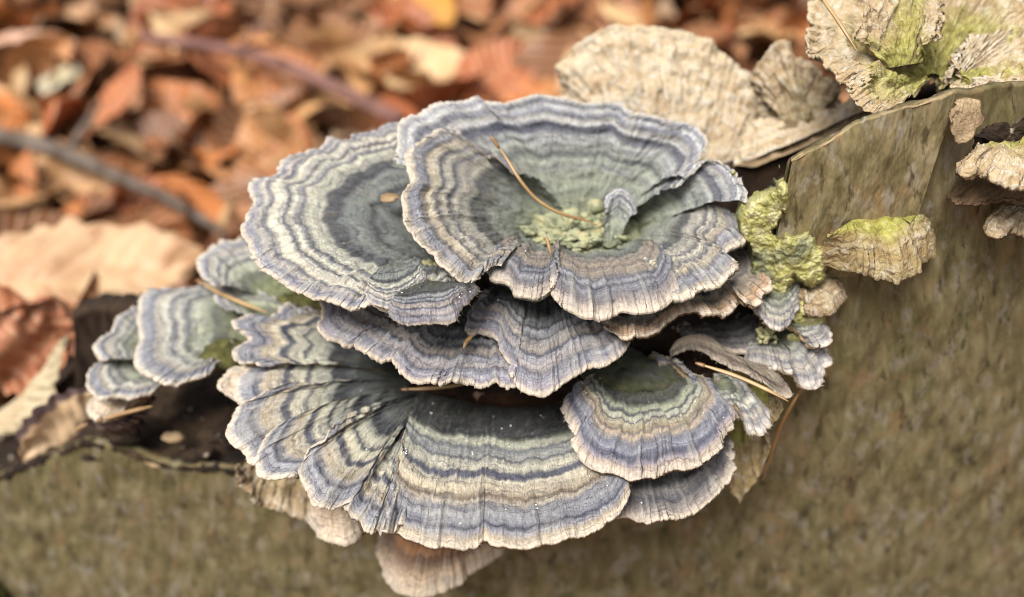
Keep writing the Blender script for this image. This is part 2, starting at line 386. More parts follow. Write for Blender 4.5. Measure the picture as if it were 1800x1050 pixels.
def yw(x): return 0.35+0.012*(np.asarray(x)-1.0)**2
def on_wall(px, py, dy=0.0):
    px = np.asarray(px, float); py = np.asarray(py, float); y = np.full(px.shape, 0.5)
    for _ in range(12):
        d = ray(px, py); t = (y-CAM[1])/d[..., 1]; P = CAM+d*t[..., None]; y = yw(P[..., 0])+dy
    return P
stump = thing('tree_stump', 'weathered olive brown stump with torn bark rim carrying the bracket fungi', 'stump', (0, 1, GZ))
def wall(name, rim, mat, zlow, dy, thick, nc, nr, seed, relief, parent, rag=0.05, ease=False):
    q = spline(rim, nc); T = on_wall(q[:, 0], q[:, 1], dy)
    s = np.linspace(0, 1, nr)[:, None]**1.15
    X = np.broadcast_to(T[:, 0], (nr, nc)); T2 = T[:, 2]+rag*fbm(T[:, 0]*2.5, 0*T[:, 0], seed, 4)
    Z = T2[None]*(1-s)+zlow*s
    Y = yw(X)+(dy*(1-s**2)+0.03*s if ease else dy)
    rel = relief*(fbm(X*2.3, Z*0.9, seed, 5)*0.6+0.5*fbm(X*0.6, Z*0.35, seed+5, 3))
    F = np.stack([X, Y-rel, Z], -1)
    Bk = np.stack([X[0], yw(X[0])+dy+thick*(1+0.3*pn(X[0]*2, 0, seed)), T2-0.02], -1); Bk2 = Bk.copy(); Bk2[:, 2] -= 2.5
    V = np.vstack([Bk2, Bk, F.reshape(-1, 3)])
    return link_mesh(name, V, grid_faces(nr+2, nc, flip=True), mat, parent)
RIM = [(-1300, 1130), (-500, 985), (-250, 915), (0, 838), (70, 806), (135, 782), (165, 776), (230, 792), (290, 812), (360, 820), (430, 824), (600, 820), (800, 800), (1000, 770),
       (1200, 700), (1320, 620), (1358, 520), (1372, 420), (1388, 338), (1391, 285), (1450, 254), (1480, 237), (1540, 206), (1620, 184), (1680, 163), (1800, 150), (2000, 140), (2400, 130), (3300, 120)]
wall('bark', RIM, M_BARK, GZ-1, 0.0, 0.16, 760, 150, 31, 0.09, stump)
wall('bark_slab', [(1393, 284), (1420, 269), (1450, 253), (1480, 236), (1540, 205), (1620, 183), (1682, 162)], M_FLAKE, 0.0, -0.14, 0.13, 200, 90, 37, 0.07, stump, rag=0.045, ease=True)
q = spline([(-60, 858), (0, 840), (70, 808), (135, 784), (165, 779), (230, 796), (290, 816), (360, 823), (430, 827)], 120); T = on_wall(q[:, 0], q[:, 1], 0.03)
T[:, 2] += 0.05*fbm(T[:, 0]*3, 0*T[:, 0], 14, 4); V, f = tube(T, 0.07+0.04*pn(np.arange(120)*0.25, 0, 8)+0.03*pn(np.arange(120)*0.9, 0, 9), 9, 0.6, 4); link_mesh('rotten_rim', V, f, M_WOOD, stump)
# inner plate seen dark behind the torn bark on the right
wall('inner_wood', [(1120, 370), (1230, 320), (1310, 286), (1400, 248), (1480, 212), (1560, 184), (1640, 160), (1800, 140)], M_DARK, -6, 3.2, 0.3, 140, 40, 33, 0.05, stump)
# pale torn lip of the bark
q = spline([(1391, 284), (1450, 253), (1480, 236), (1540, 205), (1620, 183), (1680, 162)], 60); T = on_wall(q[:, 0], q[:, 1], -0.1)
T[:, 2] += 0.02*pn(T[:, 0]*4, 0, 4)
k = NT('torn_edge'); k.bump(k.noise(k.obj(500), 1, 3), 0.05); M_LIP = k.done(k.ramp(k.noise(k.obj(300), 1, 3), [(0.3, lin((120, 92, 62))), (0.7, lin((206, 178, 138)))]))
V, f = tube(T, 0.022+0.014*pn(np.arange(60)*0.3, 0, 6), 7, 0.5, 2); link_mesh('torn_bark_edge', V, f, M_LIP, stump)
# top of the stump behind the rim, rotten wood, and its back
nc, nr = 400, 90
q = spline(RIM[:16]+[(1450, 420), (1600, 380), (1800, 360), (2200, 330), (3300, 300)], nc); T = on_wall(q[:, 0], q[:, 1], 0.12)
s = np.linspace(0, 1, nr)[:, None]; Yo = 5.2*s**1.5
X = np.broadcast_to(T[:, 0], (nr, nc)); Y = T[:, 1]+Yo
rise = np.interp(T[:, 0], [-12, -7.5, -6, -4, 0, 6, 10], [0.1, 0.15, 0.9, 1.5, 1.0, -1, -2])
Z = T[:, 2]-0.05+rise*(1-np.exp(-Yo/0.55))+ (0.10*fbm(X*1.6, Y*1.6, 41, 5)+0.12*fbm(X*0.5, Y*3.0, 44, 4))*sstep(0, 0.03, s)
Z = Z*(1-sstep(0.86, 1, s))+(GZ-1)*sstep(0.86, 1, s)
link_mesh('stump_top', np.stack([X, Y, Z], -1).reshape(-1, 3), grid_faces(nr, nc), M_WOOD, stump)
# rotten heartwood that the fungi grow out of
for i, (cx, cy, cz, rx, ry, rz) in enumerate([(0.4, 1.7, -2.4, 3.2, 1.5, 1.9), (2.8, 1.3, -2.2, 1.9, 0.9, 1.9), (-2.2, 2.2, -3.6, 2.4, 1.4, 1.6)]):
    V, f, uvv = lump_mesh((cx, cy, cz), (rx, ry, rz), 0.10, 1.5, 60+i, 60); link_mesh('heartwood', V, f, M_WOOD, stump)
# splintered upright slab on the left of the rim
Pq = on(np.array([112, 128, 235, 262.]), np.array([690, 548, 540, 690.]), ('y', 3.9, 0.05, 0))
def slab(poly, n, depth, mat, name, seed, parent):
    """upright splinter: front grid between two edges, with thickness"""
    l = np.linspace(0, 1, 24)[:, None, None]; m = np.linspace(0, 1, 30)[None, :, None]
    G = (poly[1]*(1-m)+poly[2]*m)*(1-l)+(poly[0]*(1-m)+poly[3]*m)*l
    G = G.copy(); G[..., 1] -= 0.10*fbm(G[..., 0]*2.4, G[..., 2]*0.7, seed, 4); G[0, :, 2] += 0.12*fbm(G[0, :, 0]*3, 0*G[0, :, 0], seed+3, 3)
    top = G[0]+np.array([0, depth, -0.1]); back = top+np.array([0, 0, -4.0])
    V = np.vstack([back, top, G.reshape(-1, 3)])
    return link_mesh(name, V, grid_faces(26, 30, flip=True), mat, parent)
Pq[0][2] -= 1.2; Pq[3][2] -= 1.2
slab(Pq, 0, 0.6, M_DARK, 'wood_splinter', 71, stump)
# rim debris: small chips stuck on the broken rim
for i, (px, py, r) in enumerate([(172, 800, 0.16), (270, 812, 0.14), (215, 765, 0.2), (300, 770, 0.13), (355, 795, 0.12), (240, 745, 0.12), (390, 770, 0.15), (330, 812, 0.1)]):
    c = on_wall(np.array(px*1.0), np.array(py*1.0), 0.1); V, f, u_ = lump_mesh(c, (r*1.7, r, r*0.7), 0.5, 3, 80+i, 14); link_mesh('wood_chip', V, f, M_LIP if i in (1, 3) else M_WOOD, stump)
# mossy bark ridge at the lower left corner
c = on_wall(np.array(-45.0), np.array(1060.0), -0.5); V, f, u_ = lump_mesh(c, (0.8, 0.6, 1.1), 0.25, 1.6, 95, 40)
tag(link_mesh('mossy_bark_knob', V, f, M_MOSS, None, u_, loc=c), 'mossy yellow green bark knob at the lower left of the stump', 'bark')
# ------------------------------------------------------------------ fallen leaves
LEAFCOL = [(0.0, (122, 78, 46)), (0.16, (170, 108, 62)), (0.32, (190, 124, 78)), (0.48, (212, 152, 106)), (0.62, (178, 106, 60)), (0.76, (222, 174, 128)), (0.88, (234, 200, 162)), (1.0, (136, 84, 56))]
LEAFNAMES = [('dark brown', (122, 78, 46)), ('chestnut brown', (170, 108, 62)), ('orange brown', (208, 130, 70)), ('light orange', (226, 160, 100)), ('russet', (188, 104, 54)), ('tan', (222, 174, 122)), ('pale beige', (236, 202, 156)), ('dull umber', (150, 100, 64))]
def leaf_material(name, fixed=None, source='object', spots=0.3, rim=None):
    k = NT(name); u, v = k.uv()
    if fixed: rnd = None; c = lin(fixed[0]); c2 = lin(fixed[1])
    else:
        if source == 'object': x = k.n('ShaderNodeObjectInfo'); c = x.outputs['Color']
        else: c = k.ramp(k.attr('rnd'), [(p, lin(q)) for p, q in LEAFCOL])
        c2 = k.mix(0.45, c, lin((110, 58, 34)))
    au = k.math('ABSOLUTE', u)
    vein = k.math('SINE', k.math('MULTIPLY', k.math('SUBTRACT', v, k.math('MULTIPLY', au, 0.22)), 62.0))
    p = k.obj(100); bl = k.noise(p, 0.9, 4); fn = k.noise(p, 5.0, 3)
    c = k.mix(k.rng(bl, 0.42, 0.68), c, c2)
    c = k.mix(k.math('MULTIPLY', k.rng(vein, 0.6, 1.0), 0.42), c, lin((232, 200, 160)))
    c = k.mix(k.math('MULTIPLY', k.rng(au, 0.06, 0.015), 0.5), c, lin((222, 180, 130)))
    c = k.mix(k.math('MULTIPLY', k.rng(fn, 0.6, 0.72), spots), c, lin((84, 46, 28)))
    if rim: c = k.mix(k.rng(k.math('ADD', au, k.math('MULTIPLY', k.math('SUBTRACT', bl, 0.5), 0.3)), 0.74, 0.84), c, lin(rim))
    k.bump(k.math('ADD', k.math('MULTIPLY', vein, 0.5), fn), 0.05, 0.6)
    k.b.inputs['Specular IOR Level'].default_value = 0.4
    return k.done(c, 0.55)
M_LEAF = leaf_material('dry_leaf'); M_LEAFS = leaf_material('dry_leaf_mass', source='attr')
def leaf_grid(l, w, nt=15, ns=9, fold=0.25, curl=0.3, cup=0.2, wave=0.06, seed=0, ribs=0.012):
    """beech leaf: pointed oval with a keel, pleats along the side veins, curled"""
    t = np.linspace(0, 1, nt)[:, None]; s = np.linspace(-1, 1, ns)[None]
    hw = 0.5*w*np.clip(np.sin(math.pi*t**0.9), 0, 1)**0.75*(1+0.05*np.sin(t*44)) + 0.012*w
    x = (t-0.5)*l + 0*s; y = s*hw + 0.10*w*np.sin(t*math.pi*1.3+seed)
    z = fold*np.abs(s)*hw + curl*l*(t-0.5)**2*np.sign(math.sin(seed*3.1)+0.3) + cup*w*(s*hw/(0.5*w))**2*np.cos(seed*1.7+t*2)
    z = z+wave*w*pn(t*4+seed, s*2.2+0*t, seed)+ribs*w*np.sin(2*math.pi*9*(t-0.2*np.abs(s)))*np.abs(s)
    return np.stack([x, y, z], -1), np.stack(np.broadcast_arrays(s, t), -1).reshape(-1, 2)
VAR = []
for i in range(12):
    G, uvv = leaf_grid(1.0, 0.56+0.16*rng.random(), 15, 9, rng.uniform(0, .4), rng.uniform(.1, .7), rng.uniform(-.3, .5), rng.uniform(.04, .16), i)
    VAR.append((G, uvv))
def rot(ax, ay, az):
    cx, sx, cy, sy, cz, sz = math.cos(ax), math.sin(ax), math.cos(ay), math.sin(ay), math.cos(az), math.sin(az)
    return np.array([[cz, -sz, 0], [sz, cz, 0], [0, 0, 1]]) @ np.array([[cy, 0, sy], [0, 1, 0], [-sy, 0, cy]]) @ np.array([[1, 0, 0], [0, cx, -sx], [0, sx, cx]])
def mound(x, y): return 5.2*np.exp(-((x+10.5)**2/70+(y-10.5)**2/38)) + 1.5*np.exp(-((x-2)**2/200+(y-11)**2/20))
def project(P):
    d = np.asarray(P)-CAM; z = d@FWD; return 900+FPX*d[..., 0]/z, 525-FPX*(d@UPV)/z, z
LM = []
for i, (G, uvv) in enumerate(VAR):
    me_o = link_mesh('fallen_leaf', G.reshape(-1, 3)*1.0, grid_faces(15, 9), M_LEAF, None, uvv); LM.append(me_o.data); bpy.data.objects.remove(me_o)
cand = []
while len(cand) < 2600:
    x, y = rng.uniform(-45, 55), rng.uniform(5.5, 75)
    if rng.random() > 1.15-y/75: continue
    z = gz(x, y)+mound(x, y)+rng.uniform(0.1, 1.5)
    l = rng.uniform(3.6, 6.2); a = (rng.normal(0, .5), rng.normal(0, .45), rng.uniform(0, 2*math.pi))
    px, py, d = project((x, y, float(z)))
    if -80 < px < 420 and 350 < py < 580 and d < 36: continue
    inv = (-60 < px < 1450) and (-60 < py < 560) and not (py > 330 and px > 420)
    cand.append((x, y, float(z), l, a, inv, d))
vis = sorted([c for c in cand if c[5]], key=lambda c: c[6])
top_ = sorted(vis, key=lambda c: -c[2]-0.0)[:]
solo = vis[:40]+[c for c in sorted(vis[40:], key=lambda c: -(c[2]-gz(c[0], c[1])-mound(c[0], c[1])))[:245]]
ids = set(id(c) for c in solo)
for c in solo:
    x, y, z, l, a, _, _ = c
    o = bpy.data.objects.new('fallen_leaf', LM[rng.integers(len(LM))]); col.objects.link(o)
    o.location = (x*S, y*S, z*S); o.rotation_euler = a; o.scale = (l, l*rng.uniform(0.85, 1.2), l)
    cn, cc = LEAFNAMES[rng.integers(len(LEAFNAMES))]; o.color = lin(tuple(np.clip(np.array(cc)*np.array([1.0, 0.95, 0.88])*rng.uniform(0.86, 1.06), 0, 255)))
    px, py, d = project((x, y, z))
    tb = 'topmost in' if py < 70 else 'high up in' if py < 150 else 'midway in' if py < 240 else 'nearest in'
    lr = 'at its far left' if px < 150 else 'on the left' if px < 330 else 'above the large left cap' if px < 560 else 'behind the funnel' if px < 800 else 'left of the upright old bracket' if px < 1000 else 'behind the old pale brackets'
    sz = 'large' if l > 5.3 else 'small' if l < 4.3 else 'middling'
    tag(o, f'{sz} {cn} leaf {tb} the litter, {lr}', 'leaf', 'beech leaves of the forest floor litter')
for _ in range(1500):                                              # litter on the near side of the stump
    x, y = rng.uniform(-60, 60), rng.uniform(-45, 6)
    if y > yw(x)-2.5: continue
    cand.append((x, y, float(gz(x, y))+rng.uniform(0.3, 1.4), rng.uniform(3.6, 6.2), (rng.normal(0, .4), rng.normal(0, .4), rng.uniform(0, 6.28)), False, 0))
Vs, Fs, Us, Rs = [], [], [], []; offn = 0
for c in cand:
    if id(c) in ids: continue
    x, y, z, l, a, _, _ = c; G, uvv = VAR[rng.integers(len(VAR))]
    G = G[::2, ::2]; uvs = uvv.reshape(15, 9, 2)[::2, ::2].reshape(-1, 2)
    V = (G.reshape(-1, 3)*l) @ rot(*a).T+np.array([x, y, z-0.4])
    Vs.append(V); Fs.append(grid_faces(8, 5, offn)); Us.append(uvs); Rs.append(np.full(len(V), rng.random())); offn += len(V)
tag(link_mesh('leaf_litter', np.vstack(Vs), np.vstack(Fs), M_LEAFS, None, np.vstack(Us), attr={'rnd': np.concatenate(Rs)}), 'dense layer of brown fallen leaves covering the forest floor', 'leaf litter', kind='stuff')

def big_leaf(base, tip, nhint, width, fixed, label, fold=0.15, curl=0.2, cup=0.15, wave=0.06, seed=0, spots=0.2, nt=110, ns=36, stalk=True, rim=None):
    base = np.asarray(base, float); tip = np.asarray(tip, float); ax = tip-base; l = np.linalg.norm(ax); ax /= l
    nh = np.asarray(nhint, float); b = np.cross(nh, ax); b /= np.linalg.norm(b); n = np.cross(ax, b)
    G, uvv = leaf_grid(l, width, nt, ns, fold, curl, cup, wave, seed, 0.014)
    c = (base+tip)/2; P = c+G[..., :1]*ax+G[..., 1:2]*b+G[..., 2:3]*n
    m = leaf_material('leaf_surface', fixed, spots=spots, rim=rim)
    t = thing('fallen_leaf', label, 'leaf', base)
    Pb = P-n*0.02
    V = np.vstack([P.reshape(-1, 3), Pb.reshape(-1, 3)]); F = np.vstack([grid_faces(nt, ns), grid_faces(nt, ns, nt*ns, True)])
    link_mesh('blade', V, F, m, t, np.vstack([uvv, uvv]))
    if stalk:
        a0 = P[0].mean(0); pts = np.stack([a0+ax*0.3*l*0.1, a0-ax*l*0.06-n*0.02*l, a0-ax*l*0.16-n*0.06*l]); V, f = tube(spline(pts, 10), 0.05, 6); link_mesh('stalk', V, f, m, t)
    return t
def P3(px, py, pl): return on(np.array(float(px)), np.array(float(py)), pl)
big_leaf(P3(-110, 520, ('z', -7.9, 0, 0)), P3(362, 452, ('z', -7.2, 0, 0)), (0.05, -0.25, 1), 4.9, ((216, 178, 136), (186, 136, 96)), 'large pale tan beech leaf lying behind the left fungi', 0.10, 0.05, 0.12, 0.08, 2, 0.05)
big_leaf(P3(40, 720, ('y', 5.2, 0, 0)), P3(115, 520, ('y', 6.4, 0, 0)), (0.5, -0.8, 0.35), 3.0, ((200, 134, 98), (158, 92, 54)), 'curled orange brown leaf standing left of the dark wood splinter', 0.35, 0.25, 0.4, 0.12, 4, 0.2)
big_leaf(P3(-60, 640, ('y', 5.6, 0, 0)), P3(110, 560, ('y', 6.6, 0, 0)), (0.1, -0.7, 0.7), 3.2, ((206, 136, 96), (188, 118, 82)), 'pinkish brown leaf at the left edge below the large pale leaf', 0.2, 0.2, 0.2, 0.1, 7, 0.2)
big_leaf(P3(-5, 762, ('y', 3.6, 0, 0)), P3(135, 600, ('y', 4.2, 0, 0)), (-0.65, -0.3, 0.5), 1.1, ((206, 188, 152), (178, 154, 116)), 'narrow cream leaf edge curling up beside the dark splinter', 0.5, 0.25, 0.5, 0.1, 5, 0.1)
big_leaf(P3(45, 808, ('y', 2.05, 0, 0)), P3(225, 690, ('y', 2.3, 0, 0)), (0.0, -1.0, 0.05), 2.1, ((226, 192, 152), (208, 168, 124)), 'tan leaf with dark brown margin lying on the left rim of the stump', 0.1, 0.1, 0.05, 0.06, 3, 0.15, stalk=False, rim=(96, 76, 74))
big_leaf(P3(160, 750, ('y', 1.2, 0, 0)), P3(278, 700, ('y', 1.5, 0, 0)), (0.1, -0.5, 0.8), 0.55, ((58, 34, 44), (36, 22, 30)), 'small crumpled dark purple leaf on the stump rim', 0.4, 0.5, 0.8, 0.35, 9, 0.1)
big_leaf(P3(140, 255, ('z', -11.3, 0, 0)), P3(238, 120, ('z', -10.6, 0, 0)), (-0.4, -0.55, 0.7), 2.7, ((198, 118, 72), (184, 102, 62)), 'bright russet leaf leaning upright in the litter left of the bracket cluster', 0.15, 0.1, 0.1, 0.05, 2, 0.05)
big_leaf(P3(690, -25, ('z', -11.8, 0, 0)), P3(800, 50, ('z', -11.4, 0, 0)), (0.1, -0.5, 0.8), 2.6, ((222, 160, 64), (214, 144, 58)), 'yellow ochre leaf at the top middle of the litter', 0.2, 0.1, 0.1, 0.05, 6, 0.05)
big_leaf(P3(80, 165, ('z', -11.5, 0, 0)), P3(128, 105, ('z', -10.9, 0, 0)), (-0.2, -0.7, 0.6), 1.5, ((224, 214, 186), (214, 196, 150)), 'small whitish cream leaf in the upper left litter', 0.3, 0.3, 0.3, 0.1, 8, 0.05)
big_leaf(P3(-30, 110, ('z', -11.6, 0, 0)), P3(135, 70, ('z', -11.0, 0, 0)), (0.05, -0.4, 0.9), 3.0, ((238, 196, 168), (226, 170, 138)), 'pale pink leaf in the upper left corner of the litter', 0.1, 0.1, 0.15, 0.06, 1, 0.05)
big_leaf(P3(820, 165, ('z', -11.6, 0, 0)), P3(920, 75, ('z', -10.8, 0, 0)), (0.2, -0.6, 0.7), 3.2, ((204, 122, 80), (190, 108, 66)), 'orange brown leaf left of the upright old bracket', 0.1, 0.1, 0.1, 0.05, 2, 0.05)
# ------------------------------------------------------------------ twigs in the litter
def twig_mat(name, a, b):
    k = NT(name); st = k.noise(k.obj(60), 1, 4); k.bump(st, 0.2); return k.done(k.ramp(st, [(0.35, lin(a)), (0.65, lin(b))]), 0.8)
q = spline([(-160, 205), (-40, 232), (60, 252), (140, 280), (210, 312), (300, 352), (400, 415)], 60); T = on(q[:, 0], q[:, 1], ('z', -10.6, 0, 0))
V, f = tube(T, np.linspace(0.46, 0.14, 60), 14, 0.25, 3); t = thing('fallen_branch', 'grey fallen branch crossing the litter on the left', 'branch', T[0])
link_mesh('stem', V, f, twig_mat('grey_branch', (84, 70, 58), (138, 124, 112)), t)
V, f = tube(spline([T[28], T[28]+(0.5, 1.5, 0.7), T[28]+(0.7, 2.6, 1.0)], 12), np.linspace(0.2, 0.1, 12), 8, 0.2, 1); link_mesh('side_stub', V, f, bpy.data.materials['grey_branch'], t)
q = spline([(250, 65), (380, 84), (480, 108), (560, 142), (640, 180), (705, 212)], 60); T = on(q[:, 0], q[:, 1], ('z', -10.4, 0, 0))
V, f = tube(T, np.linspace(0.26, 0.34, 60), 12, 0.12, 5); t = thing('fallen_twig', 'purplish red twig lying across the litter above the left cap', 'twig', T[0])
link_mesh('stem', V, f, twig_mat('red_twig', (112, 78, 70), (156, 114, 102)), t)
V, f = tube(spline([T[20], T[20]+(1.2, 0.8, 0.8), T[20]+(2.2, 1.2, 1.1)], 12), np.linspace(0.14, 0.06, 12), 8, 0.2, 1); link_mesh('side_shoot', V, f, bpy.data.materials['red_twig'], t)
# ------------------------------------------------------------------ zone palettes (base -> margin)
DK = (62, 62, 60); BLU = (88, 90, 118); VIO = (138, 138, 150); GRY = (148, 148, 142); PAL = (196, 194, 180); CRM = (206, 196, 170); TAN = (184, 164, 132); BRN = (120, 98, 76); OLV = (74, 76, 54); GRN = (150, 158, 124)
Z_TBACK = [(0, (164, 168, 132)), (.12, (180, 184, 160)), (.25, (160, 166, 154)), (.36, (176, 180, 164)), (.42, (138, 142, 144)), (.47, (176, 180, 166)), (.52, (100, 106, 122)), (.57, (168, 170, 160)), (.62, (150, 154, 156)), (.66, (176, 176, 170)), (.70, (104, 106, 134)), (.755, (84, 86, 116)), (.78, (168, 168, 172)), (.82, (186, 182, 172)), (.86, (120, 122, 148)), (.89, (146, 146, 164)), (.92, (206, 204, 200)), (.955, (142, 142, 160)), (1, (206, 204, 198))]
Z_TLEFT = [(0, (164, 168, 136)), (.15, (166, 172, 148)), (.3, (140, 146, 138)), (.4, (152, 154, 146)), (.46, (88, 88, 94)), (.53, (82, 82, 96)), (.57, (164, 160, 148)), (.64, (182, 174, 158)), (.69, (92, 92, 116)), (.72, (196, 188, 168)), (.755, (150, 144, 134)), (.775, (88, 88, 112)), (.80, (190, 180, 156)), (.85, (164, 150, 130)), (.88, (106, 106, 128)), (.905, (150, 146, 156)), (.94, (128, 128, 150)), (.965, (170, 158, 142)), (1, (226, 212, 192))]
Z_TFRONT = [(0, (150, 158, 126)), (.2, (152, 160, 136)), (.36, (128, 134, 122)), (.45, (92, 88, 88)), (.49, (164, 152, 134)), (.54, (122, 112, 104)), (.58, (168, 150, 130)), (.63, (118, 108, 104)), (.67, (160, 144, 126)), (.72, (150, 138, 124)), (.765, (90, 90, 118)), (.79, (140, 138, 156)), (.82, (84, 84, 112)), (.85, (142, 138, 152)), (.885, (108, 106, 124)), (.935, (150, 138, 132)), (1, (216, 200, 182))]
Z_LEFT = [(0, (100, 102, 90)), (.15, (118, 122, 114)), (.26, (124, 128, 122)), (.31, (72, 74, 80)), (.35, (130, 134, 126)), (.46, (128, 132, 128)), (.49, (82, 84, 92)), (.56, (80, 82, 92)), (.59, (168, 166, 152)), (.66, (196, 192, 170)), (.69, (92, 94, 118)), (.715, (150, 148, 148)), (.74, (204, 198, 176)), (.775, (82, 84, 112)), (.80, (190, 184, 170)), (.85, (202, 194, 172)), (.88, (112, 112, 138)), (.91, (178, 170, 158)), (.945, (120, 122, 150)), (.97, (160, 156, 160)), (1, (228, 216, 196))]
Z_MID = [(0, (66, 66, 54)), (.2, (78, 80, 72)), (.32, (92, 94, 88)), (.38, (54, 54, 60)), (.43, (84, 86, 88)), (.48, (148, 150, 150)), (.53, (120, 122, 130)), (.555, (66, 68, 88)), (.58, (160, 160, 162)), (.62, (134, 134, 142)), (.645, (72, 74, 98)), (.67, (158, 152, 148)), (.73, (170, 158, 146)), (.765, (84, 86, 116)), (.79, (148, 146, 164)), (.85, (166, 156, 152)), (.885, (100, 100, 132)), (.92, (146, 144, 166)), (.965, (150, 142, 150)), (1, (216, 200, 180))]
Z_LOW = [(0, (44, 42, 30)), (.08, (56, 56, 42)), (.17, (58, 58, 54)), (.24, (48, 49, 50)), (.315, (42, 43, 47)), (.335, (110, 112, 98)), (.36, (190, 190, 166)), (.40, (184, 182, 160)), (.42, (104, 108, 124)), (.45, (156, 156, 150)), (.49, (150, 150, 146)), (.505, (82, 84, 110)), (.525, (182, 178, 160)), (.58, (194, 188, 166)), (.605, (82, 84, 118)), (.63, (88, 90, 122)), (.648, (196, 186, 164)), (.73, (182, 168, 144)), (.765, (124, 106, 88)), (.785, (172, 160, 142)), (.815, (132, 130, 142)), (.86, (146, 144, 150)), (.90, (122, 122, 146)), (.918, (74, 76, 106)), (.935, (150, 148, 164)), (.965, (186, 168, 142)), (1, (232, 214, 190))]
Z_LOWL = [(0, (52, 52, 40)), (.15, (74, 76, 68)), (.3, (104, 108, 104)), (.36, (64, 66, 74)), (.43, (60, 62, 72)), (.46, (168, 168, 152)), (.55, (190, 186, 164)), (.575, (84, 86, 112)), (.60, (192, 188, 166)), (.66, (198, 190, 166)), (.69, (78, 80, 112)), (.715, (82, 84, 116)), (.735, (196, 186, 164)), (.81, (180, 164, 138)), (.85, (150, 146, 146)), (.885, (84, 86, 118)), (.905, (150, 150, 168)), (.955, (148, 146, 160)), (1, (234, 218, 196))]
Z_RLOW = [(0, (66, 66, 40)), (.14, (72, 76, 56)), (.24, (58, 62, 64)), (.31, (44, 48, 60)), (.35, (134, 138, 118)), (.41, (186, 188, 158)), (.44, (112, 116, 124)), (.465, (66, 70, 90)), (.49, (178, 178, 158)), (.53, (170, 168, 154)), (.55, (74, 78, 104)), (.575, (188, 178, 152)), (.64, (164, 146, 118)), (.665, (122, 112, 110)), (.69, (172, 156, 132)), (.74, (150, 142, 140)), (.78, (122, 122, 150)), (.83, (146, 144, 164)), (.865, (96, 98, 136)), (.885, (90, 92, 128)), (.915, (150, 142, 150)), (.945, (178, 160, 144)), (1, (226, 210, 192))]
Z_RMID = [(0, (72, 66, 50)), (.3, (104, 98, 84)), (.42, (72, 68, 64)), (.47, (128, 118, 100)), (.56, (142, 130, 110)), (.6, (84, 78, 78)), (.64, (138, 126, 110)), (.74, (150, 138, 120)), (.78, (92, 88, 92)), (.82, (146, 134, 116)), (.9, (162, 142, 116)), (.95, (176, 140, 106)), (1, (224, 200, 174))]
Z_UNDER = [(0, (60, 58, 50)), (.35, (98, 92, 84)), (.45, (64, 62, 66)), (.52, (116, 108, 98)), (.62, (70, 70, 82)), (.67, (132, 124, 114)), (.75, (84, 82, 96)), (.8, (136, 128, 124)), (.87, (76, 76, 96)), (.93, (140, 130, 124)), (1, (214, 198, 178))]
Z_FARL = [(0, (150, 162, 120)), (.2, (168, 176, 142)), (.34, (120, 126, 126)), (.4, (104, 108, 120)), (.46, (176, 180, 162)), (.56, (184, 184, 168)), (.61, (100, 104, 124)), (.66, (190, 188, 174)), (.72, (116, 118, 136)), (.77, (192, 188, 174)), (.84, (168, 160, 146)), (.88, (126, 128, 150)), (.94, (150, 150, 164)), (1, (222, 208, 186))]
Z_RIGHT = [(0, (96, 100, 70)), (.3, (140, 144, 118)), (.45, (92, 94, 92)), (.52, (176, 176, 156)), (.6, (110, 112, 116)), (.68, (188, 184, 168)), (.75, (124, 122, 126)), (.82, (182, 172, 156)), (.9, (130, 128, 138)), (1, (228, 214, 198))]
C_TB = cap_mat('cap_top_back', Z_TBACK, 0.22, 0.3, 0.09); C_TL = cap_mat('cap_top_left', Z_TLEFT, 0.18, 0.45, 0.07); C_TF = cap_mat('cap_top_front', Z_TFRONT, 0.1, 0.5, 0.06, edge_w=0.05)
C_L = cap_mat('cap_left', Z_LEFT, 0.0, 0.35, 0.05); C_M = cap_mat('cap_middle', Z_MID, 0.0, 0.35, 0.05); C_G = cap_mat('cap_low', Z_LOW, 0.0, 0.25, 0.045)
C_GL = cap_mat('cap_low_lobes', Z_LOWL, 0.0, 0.35, 0.06); C_H = cap_mat('cap_right_low', Z_RLOW, 0.12, 0.3, 0.06, edge_w=0.05); C_R = cap_mat('cap_right_mid', Z_RMID, 0.0, 0.4, 0.06)
C_U = cap_mat('cap_under', Z_UNDER, 0.0, 0.4, 0.05, edge_w=0.04); C_F = cap_mat('cap_far_left', Z_FARL, 0.55, 0.25, 0.06); C_J = cap_mat('cap_right_small', Z_RIGHT, 0.35, 0.4, 0.1)
C_Y = cap_mat('cap_yellow', [(0, (150, 156, 84)), (.25, (178, 178, 96)), (.38, (120, 122, 92)), (.5, (188, 184, 112)), (.7, (172, 164, 112)), (.8, (130, 122, 96)), (.9, (190, 168, 126)), (1, (206, 178, 136))], 0.6, 0.3, 0.16)
C_PALE = cap_mat('cap_pale', [(0, (112, 74, 42)), (.4, (136, 90, 54)), (.6, (158, 110, 70)), (.72, (132, 100, 76)), (.82, (186, 156, 124)), (1, (222, 200, 170))], 0, 0.0, 0.08, edge_w=0.06)
C_PALE2 = cap_mat('cap_pale_lobe', [(0, (136, 106, 76)), (.5, (176, 146, 112)), (1, (222, 200, 172))], 0, 0.0, 0.1)
C_FLAP = cap_mat('cap_flap', [(0, (132, 116, 98)), (.5, (150, 136, 116)), (.8, (120, 106, 92)), (1, (190, 172, 150))], 0, 0.3, 0.1)
O_TAN = old_mat('old_tan', ((184, 152, 112), (224, 200, 164), (234, 216, 186)), 0.0, 0.7)
O_RAG = old_mat('old_ragged', ((162, 130, 90), (204, 178, 138), (224, 204, 170)), 0.8, 0.55)
O_GREY = old_mat('old_grey', ((130, 106, 78), (186, 160, 124), (214, 194, 162)), 0.15, 0.5)
